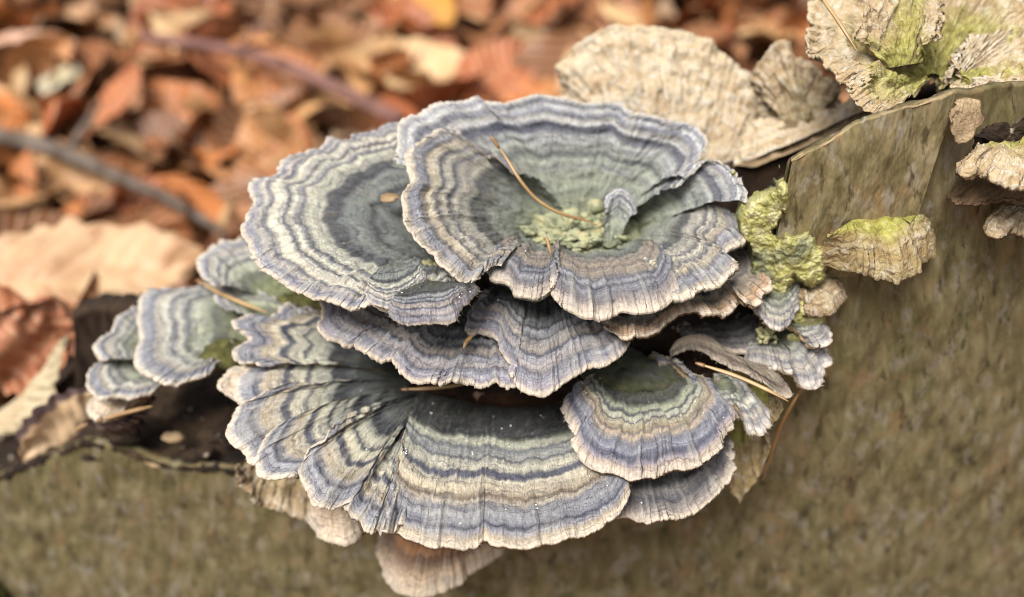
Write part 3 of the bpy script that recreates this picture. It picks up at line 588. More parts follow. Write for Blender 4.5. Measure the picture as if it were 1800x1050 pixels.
O_LEM = old_mat('old_lemon', ((146, 116, 74), (184, 160, 112), (204, 186, 144)), 0.85, 0.35, 1.0)
k = NT('green_felt'); q_ = k.noise(k.obj(500), 1, 4, 0.65); k.bump(q_, 0.06, 1.0); M_KNOB = k.done(k.ramp(q_, [(0.28, lin((84, 86, 66))), (0.40, lin((148, 152, 120))), (0.54, lin((188, 188, 150))), (0.66, lin((208, 192, 142))), (0.8, lin((190, 146, 84)))]), 0.95)
k = NT('algae'); q_ = k.noise(k.obj(520), 1, 5, 0.7); q2 = k.noise(k.obj(110), 1, 3); k.bump(q_, 0.08, 1.0)
k.b.inputs['Specular IOR Level'].default_value = 0.05
M_ALG = k.done(k.mix(k.rng(q2, 0.55, 0.66), k.ramp(q_, [(0.3, lin((140, 134, 78))), (0.46, lin((198, 192, 118))), (0.62, lin((226, 218, 166)))]), k.ramp(q_, [(0.3, lin((96, 100, 80))), (0.7, lin((174, 174, 138)))])), 0.9)
PORE = pore_mat('pore_pale', (206, 180, 142), (150, 122, 92)); PORE_G = pore_mat('pore_green', (112, 116, 100), (146, 148, 132)); PORE_D = pore_mat('pore_brown', (150, 120, 88), (96, 74, 54))

def cap(label, base3, name='bracket_fungus', cat='fungus', group=None): return thing(name, label, cat, base3, group)
# ---- the funnel shaped rosette on top
TZ, TT = 1.05, (0.0, 0.17)
top = cap('funnel shaped grey violet bracket rosette on top of the cluster, pine needle inside', P3(1015, 415, ('z', -0.1, 0, 0)))
kw = dict(tilt=TT, btilt=(0, 0), zb=-0.3, pore=PORE_G)
lobe(top, [(690, 285), (693, 250), (697, 222), (710, 207), (733, 200), (750, 191), (780, 181), (813, 177), (843, 171), (873, 180), (917, 173), (953, 167), (980, 170), (1010, 176), (1053, 180), (1087, 180), (1110, 192), (1150, 197), (1200, 200), (1230, 207), (1250, 226), (1250, 243), (1236, 262), (1216, 280), (1200, 300)],
     [(950, 412), (985, 396), (1030, 390), (1085, 400)], TZ, mat=C_TB, bulge=0.16, pleat=0.07, pfreq=1.45, ring=0.03, crease=0.25, seed=1, name='back_lobe', ends=(0, -0.3), **kw)
lobe(top, [(905, 250), (870, 232), (840, 218), (813, 211), (793, 209), (762, 216), (752, 225), (733, 234), (723, 243), (716, 254), (708, 268), (713, 287), (722, 306), (713, 321), (705, 331), (707, 353), (710, 370), (706, 390), (720, 407), (740, 423), (757, 433), (767, 447), (790, 465), (823, 472), (838, 465), (848, 449), (868, 430), (880, 440)],
     [(1000, 385), (960, 400), (945, 415), (950, 430)], TZ+0.12, mat=C_TL, bulge=0.16, droop=0.12, pleat=0.085, pfreq=1.89, ring=0.03, crease=0.35, seed=2, name='left_lobe', ends=(-0.45, -0.2), **kw)
lobe(top, [(852, 440), (858, 466), (877, 474), (893, 483), (903, 502), (920, 509), (937, 513), (952, 508), (964, 499), (973, 485), (978, 466), (980, 450)],
     [(945, 425), (985, 432)], TZ-0.2, mat=C_TF, bulge=0.30, droop=0.15, pleat=0.05, pfreq=2.61, crease=0.2, seed=3, name='front_lobe', ends=(-0.1, -0.05), **kw)
lobe(top, [(976, 462), (980, 483), (984, 502), (1007, 523), (1040, 537), (1070, 537), (1088, 525), (1100, 523), (1117, 529), (1147, 527), (1173, 513), (1187, 497), (1195, 477), (1194, 460), (1180, 446)],
     [(975, 434), (1030, 440), (1090, 435)], TZ-0.1, mat=C_TF, bulge=0.36, droop=0.25, pleat=0.05, pfreq=2.32, crease=0.45, seed=4, name='front_lobe', ends=(-0.1, -0.1), **kw)
lobe(top, [(1180, 470), (1190, 500), (1217, 498), (1233, 489), (1263, 490), (1283, 471), (1302, 452), (1288, 437), (1283, 420), (1305, 413), (1311, 402), (1308, 367), (1302, 345), (1285, 330)],
     [(1050, 440), (1085, 428), (1110, 412), (1130, 402)], TZ-0.12, mat=C_TL, bulge=0.26, droop=0.2, pleat=0.09, pfreq=2.17, crease=0.3, seed=5, name='right_front_lobe', ends=(-0.15, -0.35), **kw)
lobe(top, [(1205, 286), (1220, 281), (1238, 276), (1256, 275), (1278, 281), (1298, 297), (1310, 318), (1317, 338), (1316, 356)],
     [(1092, 384), (1108, 394), (1120, 402), (1130, 408)], TZ+0.02, mat=C_TB, bulge=0.26, droop=0.1, pleat=0.05, pfreq=2.00, crease=0.12, seed=6, name='right_fold_lobe', ends=(-0.12, 0.0), thick=0.06, **kw)
lobe(top, [(1066, 375), (1068, 358), (1076, 345), (1095, 339), (1112, 346), (1120, 360), (1118, 378)], [(1060, 432), (1072, 436), (1088, 428)], 0.55, 0.05, C_TB, PORE_G, bulge=0.25, pleat=0.02, seed=7, den=60, name='centre_tongue', ser=0.008, scal=0.0)
for i, (px, py, r) in enumerate([(1045, 362, .17), (1003, 378, .18), (1028, 378, .08), (960, 420, .13), (985, 426, .15), (1010, 416, .14), (1035, 424, .12), (940, 405, .1), (1000, 400, .16), (970, 400, .12), (1040, 400, .14), (1060, 410, .12), (1015, 435, .1), (1080, 415, .14), (1050, 385, .1)]):
    c = P3(px, py, ('z', 0.12, 0, 0)); V, f, u_ = lump_mesh(c, (r, r*0.9, r*0.8) if i < 3 else (r*1.5, r*0.9, r*0.8), 0.15 if i < 3 else 0.65, 4 if i < 3 else 7, 100+i, 30); link_mesh('green_knob', V, f, M_KNOB, top, u_)
V, f, u_ = lump_mesh(P3(1010, 422, ('z', -0.25, 0, 0)), (0.95, 0.75, 0.36), 0.35, 3.2, 118, 60); link_mesh('lumpy_centre', V, f, M_KNOB, top, u_)
V, f, u_ = lump_mesh(P3(1085, 424, ('z', -0.2, 0, 0)), (0.5, 0.5, 0.25), 0.3, 4.2, 119, 40); link_mesh('lumpy_centre', V, f, M_KNOB, top, u_)
# ---- the large left cap
left = cap('large round left cap with many grey and cream zones, left of the funnel', P3(770, 420, ('z', -0.2, 0, 0)))
kw = dict(tilt=(0.02, 0.15), pore=PORE)
lobe(left, [(790, 260), (745, 232), (720, 226), (697, 221), (673, 223), (657, 230), (627, 232), (593, 236), (567, 247), (553, 257), (527, 267), (500, 283), (480, 300), (453, 311), (434, 322), (437, 333), (438, 345), (430, 367), (423, 383), (418, 399), (430, 417), (437, 440), (446, 457), (473, 478), (507, 500), (547, 517), (573, 523), (600, 535), (623, 537), (650, 530), (670, 540), (700, 545), (760, 540), (815, 520), (838, 500)],
     [(790, 385), (765, 385), (755, 400), (760, 430), (785, 455)], 0.55, -0.15, mat=C_L, bulge=0.22, droop=0.1, pleat=0.07, pfreq=2.46, ring=0.03, crease=0.22, seed=11, name='main_lobe', **kw)
lobe(left, [(640, 520), (655, 533), (672, 541), (688, 544), (720, 530), (745, 505), (750, 485)], [(665, 472), (690, 462), (720, 466)], 0.72, 0.86, mat=C_U if False else C_L, bulge=0.12, pleat=0.03, crease=0.1, seed=12, name='folded_lobe', den=50, **kw)
lobe(left, [(684, 545), (686, 556), (707, 568), (730, 568), (767, 566), (790, 565), (804, 550), (817, 534), (831, 514), (830, 500)], [(700, 518), (730, 500), (762, 494), (800, 498), (825, 500)], 0.72, 0.98, mat=C_M, bulge=0.15, droop=0.05, pleat=0.03, crease=0.15, seed=13, name='folded_lobe', den=50, **kw)
# ---- the middle cap
mid = cap('wavy violet grey middle cap under the funnel, split by a step', P3(930, 500, ('z', -0.8, 0, 0)))
kw = dict(tilt=(0, 0.08), pore=PORE_D)
lobe(mid, [(575, 505), (560, 524), (563, 547), (555, 573), (570, 592), (593, 596), (598, 607), (618, 606), (637, 620), (663, 633), (683, 633), (703, 651), (727, 667), (770, 677), (803, 672), (818, 668), (850, 675), (877, 666), (893, 678), (910, 680), (935, 660)],
     [(740, 490), (790, 520), (850, 530), (900, 520)], -0.45, -1.0, mat=C_M, bulge=0.10, droop=0.06, pleat=0.06, pfreq=2.32, ring=0.03, crease=0.25, seed=21, name='left_lobe', ser=0.045, **kw)
lobe(mid, [(838, 523), (818, 543), (813, 562), (827, 575), (840, 571), (866, 578), (877, 592), (884, 617), (903, 640), (906, 664), (916, 680), (940, 688), (967, 685), (990, 668), (1020, 650), (1040, 636), (1063, 638), (1087, 620), (1101, 600), (1100, 586), (1090, 562), (1070, 540)],
     [(890, 500), (910, 490), (960, 485), (1010, 500)], -0.22, -0.7, mat=C_M, bulge=0.16, droop=0.1, pleat=0.05, pfreq=2.17, ring=0.03, crease=0.22, seed=22, name='right_lobe', ser=0.03, ends=(-0.12, -0.1), **kw)
# ---- right middle cap
rm = cap('brownish wavy cap on the right beneath the funnel front edge', P3(1150, 470, ('z', -0.6, 0, 0)))
lobe(rm, [(1060, 570), (1085, 580), (1101, 590), (1130, 583), (1157, 573), (1177, 553), (1200, 540), (1227, 540), (1247, 547), (1263, 541), (1283, 545), (1297, 531), (1299, 518), (1317, 520), (1337, 530), (1343, 513), (1358, 502), (1354, 473), (1343, 450), (1320, 430), (1293, 421), (1260, 425)],
     [(1070, 500), (1120, 480), (1170, 460), (1200, 450)], -0.12, -0.6, C_R, PORE_D, tilt=(0.09, 0.04), btilt=(0, 0), bulge=0.2, droop=0.12, pleat=0.07, pfreq=2.61, crease=0.25, seed=25, ser=0.035)
# ---- the big lower cap, a fan of shingled lobes
low = cap('largest lower cap with dark velvet centre and banded cream margin', P3(860, 705, ('z', -2.3, 0, 0)))
kw = dict(tilt=(0, 0.06), pore=PORE)
lobe(low, [(575, 556), (548, 545), (527, 543), (503, 540), (477, 550), (465, 556), (443, 557), (414, 573), (412, 584), (432, 594), (418, 609), (410, 624), (413, 640), (433, 645), (455, 650)], [(700, 615), (700, 640), (700, 655)], -1.55, -2.2, mat=C_GL, bulge=0.15, pleat=0.11, pfreq=2.03, crease=0.35, seed=31, name='back_left_lobe', **kw)
lobe(low, [(440, 648), (415, 648), (395, 655), (383, 668), (383, 684), (403, 703), (420, 712)], [(560, 690), (560, 700)], -2.05, -2.4, mat=C_PALE2, bulge=0.1, pleat=0.05, crease=0.1, seed=38, name='pale_lobe', **kw)
lobe(low, [(455, 640), (434, 652), (415, 672), (411, 698), (420, 713), (445, 722)], [(700, 650), (710, 670)], -1.75, -2.25, mat=C_GL, bulge=0.16, pleat=0.07, crease=0.2, seed=32, name='left_lobe', ends=(0.1, 0), **kw)
lobe(low, [(480, 700), (462, 703), (430, 712), (416, 724), (403, 747), (400, 770), (410, 787), (427, 797), (433, 810), (449, 815), (480, 810)], [(720, 665), (720, 690)], -1.72, -2.25, mat=C_GL, bulge=0.2, pleat=0.07, crease=0.25, seed=33, name='left_lobe', ends=(0.2, -0.1), **kw)
lobe(low, [(500, 752), (470, 775), (448, 811), (450, 830), (461, 840), (487, 843), (513, 837), (524, 823), (533, 812), (553, 797)], [(730, 680), (735, 700)], -1.66, -2.25, mat=C_GL, bulge=0.2, pleat=0.06, crease=0.25, seed=34, name='left_lobe', ends=(0.15, -0.15), **kw)
lobe(low, [(590, 765), (560, 790), (540, 807), (527, 824), (528, 843), (540, 867), (550, 893), (570, 896), (593, 888), (613, 873), (628, 850), (650, 830)], [(735, 690), (750, 705)], -1.58, -2.25, mat=C_GL, bulge=0.22, pleat=0.06, crease=0.25, seed=35, name='left_lobe', ends=(0.15, -0.2), **kw)
lobe(low, [(575, 860), (600, 890), (627, 917), (640, 937), (655, 947), (664, 937), (678, 953), (700, 936), (720, 920)], [(738, 695), (765, 706)], -1.74, -2.27, mat=C_GL, bulge=0.16, pleat=0.12, pfreq=2.90, crease=0.5, seed=36, name='crumpled_lobe', **kw)
lobe(low, [(690, 860), (682, 887), (678, 907), (690, 926), (710, 937), (733, 947), (763, 957), (778, 952), (803, 958), (820, 960), (842, 951), (851, 938), (860, 947), (880, 956), (910, 960), (943, 955), (955, 948), (975, 950), (1000, 943), (1050, 927), (1083, 902), (1098, 880), (1108, 853), (1104, 836), (1085, 822)],
     [(735, 688), (790, 700), (850, 712), (920, 716), (1000, 705), (1030, 690)], -1.6, -2.3, mat=C_G, bulge=0.26, droop=0.1, pleat=0.055, pfreq=2.17, ring=0.03, crease=0.3, seed=37, name='front_lobe', ends=(0.0, 0.0), rings_n=18, **kw)
# ---- caps at the lower right
und = cap('dark brown banded cap half hidden under the lower right cap', P3(1120, 740, ('z', -2.6, 0, 0)))
lobe(und, [(1060, 915), (1085, 905), (1110, 904), (1133, 915), (1150, 913), (1203, 905), (1233, 890), (1267, 863), (1290, 831), (1293, 817), (1287, 807), (1294, 799), (1287, 787), (1290, 775), (1270, 740)], [(1060, 740), (1120, 730), (1180, 720)], -2.05, -2.6, C_U, PORE, tilt=(0, 0.06), bulge=0.15, droop=0.08, pleat=0.05, pfreq=2.61, crease=0.25, seed=41, ser=0.03)
rl = cap('lower right cap with dark green centre and thick cream rim, overlapping the largest cap', P3(1120, 645, ('z', -1.7, 0, 0)))
lobe(rl, [(1010, 690), (996, 703), (997, 723), (1007, 743), (1020, 763), (1019, 784), (1031, 807), (1057, 818), (1080, 821), (1107, 832), (1133, 828), (1153, 829), (1180, 818), (1217, 813), (1243, 800), (1266, 781), (1271, 766), (1281, 750), (1292, 738), (1281, 711), (1263, 688), (1232, 676), (1205, 649), (1184, 636), (1160, 634)],
     [(1060, 660), (1085, 672), (1130, 680), (1165, 668), (1160, 650), (1130, 640)], -1.2, -1.7, C_H, PORE, tilt=(0.0, 0.1), bulge=0.28, droop=0.15, pleat=0.07, pfreq=2.17, ring=0.03, crease=0.25, seed=42, thick=0.13)
for i, (px, py, r) in enumerate([(1105, 640, (.42, .3, .3)), (1060, 660, (.35, .3, .25)), (1165, 655, (.4, .3, .22)), (1112, 668, (.5, .28, .2)), (1145, 672, (.35, .25, .18))]):
    V, f, u_ = lump_mesh(P3(px, py, ('z', -1.6, 0, 0)), r, 0.25, 2.2, 120+i, 26); link_mesh('velvet_knob', V, f, C_H, rl, np.stack([u_[:, 0], u_[:, 1]*0.25], 1), attr={'ridge': np.zeros(len(V)), 'rad_cm': u_[:, 1], 'pleat': np.zeros(len(V))})
sm = cap('small curled cap beside the right end of the lower right cap', P3(1290, 690, ('z', -1.6, 0, 0)))
lobe(sm, [(1270, 705), (1275, 722), (1297, 727), (1316, 731), (1324, 748), (1344, 756), (1353, 733), (1344, 710), (1318, 683), (1284, 669), (1255, 672)], [(1235, 690), (1245, 680), (1250, 675)], -1.45, -1.6, C_J, PORE, bulge=0.28, droop=0.15, pleat=0.07, crease=0.3, seed=43, den=50, ser=0.04)
fl = cap('olive yellow flap hanging below the small curled cap on the right', P3(1330, 700, ('y', -0.2, 0, 0)))
lobe(fl, [(1262, 790), (1275, 840), (1295, 880), (1316, 862), (1340, 825), (1355, 780), (1368, 725), (1366, 690)], [(1290, 690), (1320, 680), (1345, 672)], 0, 0, O_LEM, PORE, plane=('y', -0.7, 0, 0), bplane=('y', 0.2, 0, 0), pleat=0.05, crease=0.1, seed=44, hairs=0, lump=0.08)
cf = cap('thin brown rolled flap with a dark hollow above a pine needle', P3(1200, 610, ('z', -1.1, 0, 0)))
lobe(cf, [(1178, 632), (1195, 622), (1225, 618), (1250, 628), (1270, 640), (1300, 654), (1327, 659), (1340, 674), (1362, 688), (1384, 700), (1386, 684), (1370, 668)], [(1176, 618), (1190, 598), (1215, 589), (1240, 588), (1262, 601), (1275, 617), (1300, 627), (1335, 642), (1360, 655)], -1.05, -0.85, C_FLAP, PORE_D, tilt=(0, .1), bulge=0.10, pleat=0.012, crease=0.05, seed=45, den=50, ser=0.04, rough=0.012, thick=0.03)
jr = cap('grey green frilled cap sticking out on the far right of the cluster', P3(1330, 610, ('z', -1.3, 0, 0)))
lobe(jr, [(1305, 640), (1330, 634), (1357, 641), (1380, 648), (1402, 653), (1413, 658), (1414, 671), (1433, 676), (1443, 661), (1446, 645), (1456, 633), (1448, 613), (1447, 594), (1432, 583)], [(1320, 600), (1345, 585), (1370, 575)], -1.1, -1.2, C_J, PORE, tilt=(0, .1), bulge=0.22, droop=0.1, pleat=0.1, pfreq=2.32, crease=0.3, seed=46, den=45, ser=0.03, name='front_lobe')
lobe(jr, [(1420, 595), (1440, 608), (1457, 605), (1462, 580), (1448, 557), (1424, 546)], [(1370, 570), (1380, 545)], -0.75, -0.7, C_J, PORE, tilt=(0, .1), bulge=0.12, pleat=0.07, crease=0.2, seed=47, den=45, name='back_lobe')
jk = cap('dark grey shelf between the brownish cap and the rolled flap', P3(1260, 560, ('z', -1.2, 0, 0)))
lobe(jk, [(1200, 600), (1240, 605), (1290, 618), (1330, 622), (1350, 600), (1350, 570), (1330, 552)], [(1180, 560), (1240, 540), (1300, 535)], -1.15, -1.2, C_U, PORE_D, bulge=0.1, pleat=0.06, crease=0.2, seed=48, den=40)
# ---- yellow green mass on the right
ym = cap('yellow green algae covered caps clinging to the bark beside the funnel', P3(1390, 420, ('y', 0.4, 0, 0)))
kw = dict(mat=C_Y, pore=PORE_D, tilt=(0, 0.1))
YB = ('y', 0.25, 0, 0)
kw = dict(pore=PORE_D)
lobe(ym, [(1316, 535), (1330, 556), (1345, 565), (1355, 579), (1377, 583), (1392, 562), (1402, 540), (1410, 515)], [(1330, 500), (1360, 500), (1395, 495)], -0.3, -0.05, mat=C_J, bulge=0.12, pleat=0.05, lump=0.06, crease=0.25, seed=52, ser=0.03, name='lower_lobe', tilt=(0, .1), **kw)
gx_, gy_ = np.meshgrid(np.linspace(1285, 1470, 150), np.linspace(290, 625, 230))
m = np.zeros_like(gx_)
for ex, ey, ea, eb in ((1342, 428, 30, 34), (1330, 392, 34, 48), (1352, 372, 26, 38), (1377, 346, 13, 30), (1398, 448, 58, 40), (1358, 480, 42, 62), (1425, 475, 30, 34), (1365, 545, 32, 40), (1420, 560, 34, 40), (1405, 600, 30, 22)):
    m = np.maximum(m, 1.25-np.sqrt(((gx_-ex)/ea)**2+((gy_-ey)/eb)**2))
m = m+0.16*fbm(gx_/26, gy_/26, 201, 4)
yy = 1.35-1.15*sstep(-0.05, 0.5, m)-0.12*np.clip(m, 0, 1)-0.05*fbm(gx_/38, gy_/30, 205, 5)-0.02*fbm(gx_/9, gy_/9, 207, 3)+0.30*sstep(1385, 1340, gx_)
D = ray(gx_, gy_); Pc = CAM+D*((yy-CAM[1])/D[..., 1])[..., None]
fc = grid_faces(230, 150, flip=True); fc = fc[(m.ravel()[fc] > 0.1).all(1)]
link_mesh('algae_crust', Pc.reshape(-1, 3), fc, M_ALG, ym)
bk = cap('brown withered knob on the bark right of the yellow green caps', P3(1440, 520, ('y', 0.4, 0, 0)))
lobe(bk, [(1405, 545), (1430, 556), (1455, 557), (1470, 545), (1479, 525), (1476, 505), (1460, 495)], [(1400, 510), (1420, 500), (1440, 497)], -0.35, -0.1, O_GREY, PORE_D, bulge=0.2, pleat=0.06, lump=0.1, crease=0.2, seed=55, hairs=0)
yb = cap('lone yellow topped bracket projecting from the bark on the right', P3(1540, 395, ('y', 0.6, 0, 0)))
lobe(yb, [(1440, 448), (1462, 460), (1500, 470), (1535, 474), (1562, 484), (1580, 491), (1597, 478), (1622, 464), (1645, 450), (1656, 436), (1645, 418), (1620, 402)], [(1455, 418), (1490, 392), (1530, 373), (1570, 376), (1600, 392)], 0.55, 1.15, O_LEM, PORE_D, tilt=(0, 0.05), bulge=0.3, droop=0.1, pleat=0.05, pfreq=2.03, crease=0.15, seed=56, hairs=0, thick=0.16, lump=0.04)
# ---- old pale brackets behind and at the upper right
o1 = cap('large pale tan old bracket standing upright behind the funnel', P3(1250, 295, ('y', 4.6, 0, 0)))
lobe(o1, [(985, 215), (983, 180), (985, 140), (995, 100), (1020, 72), (1060, 54), (1110, 46), (1150, 46), (1190, 54), (1230, 68), (1275, 92), (1305, 115), (1330, 145), (1347, 175), (1352, 205), (1375, 235)], [(1080, 300), (1160, 320), (1240, 320), (1310, 290)], 0, 0, O_TAN, PORE, plane=('y', 5.6, 0, 0.25), bplane=('y', 4.2, 0, 0), bulge=0.3, pleat=0.05, crease=0.08, seed=61, hairs=0, ser=0.02, scal=0.02, lump=0.07, thick=0.2, rough=0.05, ring=0.05, rings_n=9)
o2 = cap('low lumpy tan ridge of old bracket along the torn bark edge', P3(1420, 250, ('y', 2.0, 0, 0)))
lobe(o2, [(1290, 262), (1312, 232), (1345, 218), (1400, 207), (1450, 202), (1500, 182), (1540, 170)], [(1290, 292), (1390, 252), (1480, 212), (1560, 180)], 0, 0, O_TAN, PORE, plane=('y', 4.5, 0, 0.1), bplane=('y', 3.6, 0, 0), bulge=0.25, pleat=0.08, crease=0.2, seed=62, hairs=0, lump=0.12, rough=0.05)
o3 = cap('upright grey tan shard between the old pale bracket and the ragged one', P3(1420, 210, ('y', 3.0, 0, 0)))
lobe(o3, [(1345, 205), (1332, 130), (1348, 95), (1370, 75), (1396, 95), (1425, 112), (1455, 135), (1480, 190)], [(1370, 225), (1420, 222), (1460, 215)], 0, 0, O_GREY, PORE_D, plane=('y', 4.6, 0, 0.2), bplane=('y', 3.9, 0, 0), bulge=0.1, pleat=0.08, crease=0.15, seed=63, hairs=0, lump=0.15, rough=0.06)
o4 = cap('ragged old bracket with yellow green centre at the upper right', P3(1640, 150, ('z', 2.0, 0, 0)))
lobe(o4, [(1560, 215), (1520, 195), (1490, 175), (1465, 140), (1440, 100), (1415, 60), (1412, 25), (1425, -10), (1470, -45), (1540, -70), (1620, -60), (1700, -75), (1790, -50), (1850, 0), (1870, 70), (1850, 120), (1815, 165), (1792, 200), (1750, 224), (1720, 200), (1690, 178)], [(1632, 150), (1625, 140), (1635, 130), (1650, 132), (1655, 145), (1645, 152)], 2.3, 1.9, O_RAG, PORE, tilt=(0, 0.28), btilt=(0, 0.2), bulge=0.15, pleat=0.05, pfreq=2.03, crease=0.1, seed=64, hairs=0, lump=0.2, rough=0.06, ser=0.06, scal=0.06, name='lower_layer')
lobe(o4, [(1500, 60), (1520, 10), (1560, -30), (1640, -50), (1660, 20), (1655, 60)], [(1560, 120), (1620, 110)], 2.9, 2.4, O_RAG, PORE, tilt=(0, 0.28), btilt=(0, 0.2), bulge=0.15, pleat=0.05, crease=0.1, seed=65, hairs=0, lump=0.15, rough=0.06, ser=0.06, name='torn_upper_layer')
lobe(o4, [(1700, 130), (1690, 90), (1720, 60), (1790, 40), (1850, 50), (1860, 110), (1820, 160), (1795, 205), (1752, 226), (1735, 200)], [(1660, 150), (1690, 140), (1700, 165)], 2.45, 2.1, O_TAN, PORE, tilt=(0, 0.15), btilt=(0, 0.2), bulge=0.25, droop=0.2, pleat=0.08, crease=0.12, seed=66, hairs=0, lump=0.1, rough=0.05, ser=0.05, name='front_layer')
o5 = cap('old tan bracket with frilled edge and dark underside at the right edge', P3(1780, 290, ('y', 0.7, 0, 0)))
lobe(o5, [(1692, 278), (1680, 296), (1692, 312), (1715, 308), (1740, 318), (1765, 332), (1800, 342), (1850, 346), (1930, 340)], [(1730, 262), (1770, 246), (1830, 240), (1890, 240)], 2.2, 2.4, O_RAG, PORE_D, bulge=0.2, pleat=0.06, crease=0.3, seed=67, hairs=0, lump=0.06, rough=0.03, ser=0.06, thick=0.1, name='upper_layer')
lobe(o5, [(1680, 310), (1669, 335), (1672, 355), (1692, 364), (1730, 360), (1775, 350), (1830, 356), (1900, 350)], [(1705, 308), (1750, 312), (1810, 316), (1880, 310)], 1.57, 1.85, PORE_D, PORE_D, bulge=-0.1, pleat=0.02, crease=0.1, seed=70, hairs=0, lump=0.03, rough=0.02, ser=0.02, thick=0.12, name='hollow_lower_layer')
o6 = cap('small withered bracket lowest at the right edge of the bark', P3(1790, 385, ('y', 0.7, 0, 0)))
lobe(o6, [(1738, 385), (1732, 408), (1750, 420), (1775, 412), (1800, 420), (1840, 428), (1890, 415)], [(1765, 362), (1800, 352), (1860, 352)], 1.15, 1.35, O_GREY, PORE_D, bulge=0.15, pleat=0.05, crease=0.2, seed=68, hairs=0, lump=0.06, rough=0.03, ser=0.04)
o7 = cap('pinkish brown crumbling flap with dark cavity under the ragged bracket at the right', P3(1700, 200, ('y', 0.7, 0, 0)))
lobe(o7, [(1668, 200), (1668, 235), (1680, 252), (1705, 246), (1718, 232), (1730, 215)], [(1682, 176), (1700, 172), (1720, 176)], 0, 0, PORE, PORE_D, plane=('y', 0.3, 0, 0), bplane=('y', 0.5, 0, 0), pleat=0.03, crease=0.1, seed=69, hairs=0, lump=0.06, rough=0.03, ser=0.03, thick=0.06)
for i, (px, py, r) in enumerate([(1735, 240, (.3, .2, .25)), (1775, 235, (.3, .2, .3)), (1720, 275, (.28, .2, .2)), (1760, 270, (.35, .2, .2)), (1800, 262, (.35, .25, .25))]):
    V, f, u_ = lump_mesh(on_wall(np.array(px*1.0), np.array(py*1.0), 0.1), r, 0.5, 3.0, 160+i, 30); link_mesh('rotten_lump', V, f, M_WOOD if i < 4 else M_ALG, o7, u_)
# ---- blurred caps on the left
f1 = cap('banded grey green fan cap on the left of the stump', P3(420, 590, ('z', -2.9, 0, 0)))
lobe(f1, [(440, 510), (420, 500), (367, 497), (300, 507), (262, 515), (244, 526), (238, 547), (240, 567), (246, 592), (240, 628), (238, 645), (257, 660), (293, 672), (333, 664), (360, 644), (380, 622), (400, 610)], [(475, 550), (470, 585), (455, 615)], -2.2, -2.8, C_F, PORE, bulge=0.22, droop=0.08, pleat=0.09, pfreq=1.74, crease=0.25, seed=71)
f2 = cap('greyish fan cap furthest left on the stump', P3(265, 645, ('z', -3.3, 0, 0)))
lobe(f2, [(262, 545), (238, 540), (212, 556), (190, 585), (162, 611), (176, 632), (185, 645)], [(300, 610), (300, 630)], -2.6, -3.2, C_F, PORE, bulge=0.15, pleat=0.08, crease=0.25, seed=72, name='upper_lobe')
lobe(f2, [(185, 690), (160, 700), (152, 722), (165, 742), (190, 738), (225, 715), (262, 690)], [(270, 655), (285, 665)], -3.3, -3.4, C_PALE2, PORE, bulge=0.12, pleat=0.05, crease=0.2, seed=75, name='pale_lobe')
lobe(f2, [(190, 628), (165, 645), (153, 662), (157, 690), (178, 706), (205, 700), (232, 706), (268, 690), (290, 675)], [(290, 630), (310, 650)], -2.85, -3.3, C_F, PORE, bulge=0.15, pleat=0.08, crease=0.25, seed=73, name='lower_lobe')
f3 = cap('yellowish green cap between the large left cap and the left fan cap', P3(500, 520, ('z', -2.0, 0, 0)))
lobe(f3, [(375, 505), (358, 490), (346, 475), (352, 456), (368, 440), (400, 431), (435, 424), (480, 425), (520, 450)], [(470, 530), (500, 525), (530, 510)], -1.5, -2.1, C_F, PORE, bulge=0.2, pleat=0.08, crease=0.25, seed=74)
for i, (px, py, r) in enumerate([(500, 545, (.6, .5, .35)), (460, 530, (.5, .4, .3)), (540, 535, (.45, .4, .4)), (400, 625, (.5, .4, .25))]):
    V, f, u_ = lump_mesh(P3(px, py, ('z', -2.4, 0, 0)), r, 0.3, 2.0, 130+i, 24); link_mesh('mossy_lump', V, f, M_MOSS, f3, u_)
lobe(f3, [(395, 545), (378, 528), (385, 512), (410, 505), (445, 512), (480, 530), (520, 560)], [(470, 590), (520, 585), (560, 570)], -2.0, -2.3, C_F, PORE, bulge=0.2, pleat=0.08, crease=0.2, seed=76, name='lower_lobe')
# ---- pale caps under the cluster
b1 = cap('pale cream brown young bracket hanging lowest under the cluster', P3(800, 890, ('z', -4.6, 0, 0)))
lobe(b1, [(672, 935), (666, 955), (664, 980), (673, 1010), (700, 1034), (745, 1043), (785, 1032), (808, 1018), (830, 1000), (870, 976), (892, 948), (900, 925)], [(740, 905), (790, 890), (840, 895)], -5.2, -4.5, C_PALE, PORE, bulge=0.3, droop=0.1, pleat=0.03, crease=0.1, ser=0.006, scal=0.02, seed=81, thick=0.22, ring=0.01)
b2 = cap('small cream lobe left of the hanging pale bracket', P3(600, 860, ('z', -3.6, 0, 0)))
lobe(b2, [(548, 885), (553, 915), (570, 938), (595, 950), (615, 947), (632, 932), (640, 905)], [(570, 850), (600, 845), (620, 850)], -3.8, -3.5, C_PALE2, PORE, bulge=0.25, droop=0.1, pleat=0.03, crease=0.1, ser=0.006, scal=0.02, seed=82, thick=0.2)
b3 = cap('brown withered fungus stuck to the bark below the lower left lobes', P3(490, 815, ('y', 0.4, 0, 0)))
lobe(b3, [(412, 822), (412, 850), (425, 875), (450, 888), (475, 895), (500, 905), (540, 915), (575, 905)], [(440, 800), (490, 795), (550, 800)], 0, 0, O_GREY, PORE_D, plane=('y', -0.3, 0, 0), bplane=('y', 0.5, 0, 0), pleat=0.08, crease=0.2, seed=83, hairs=0, lump=0.15, rough=0.06, ser=0.05)
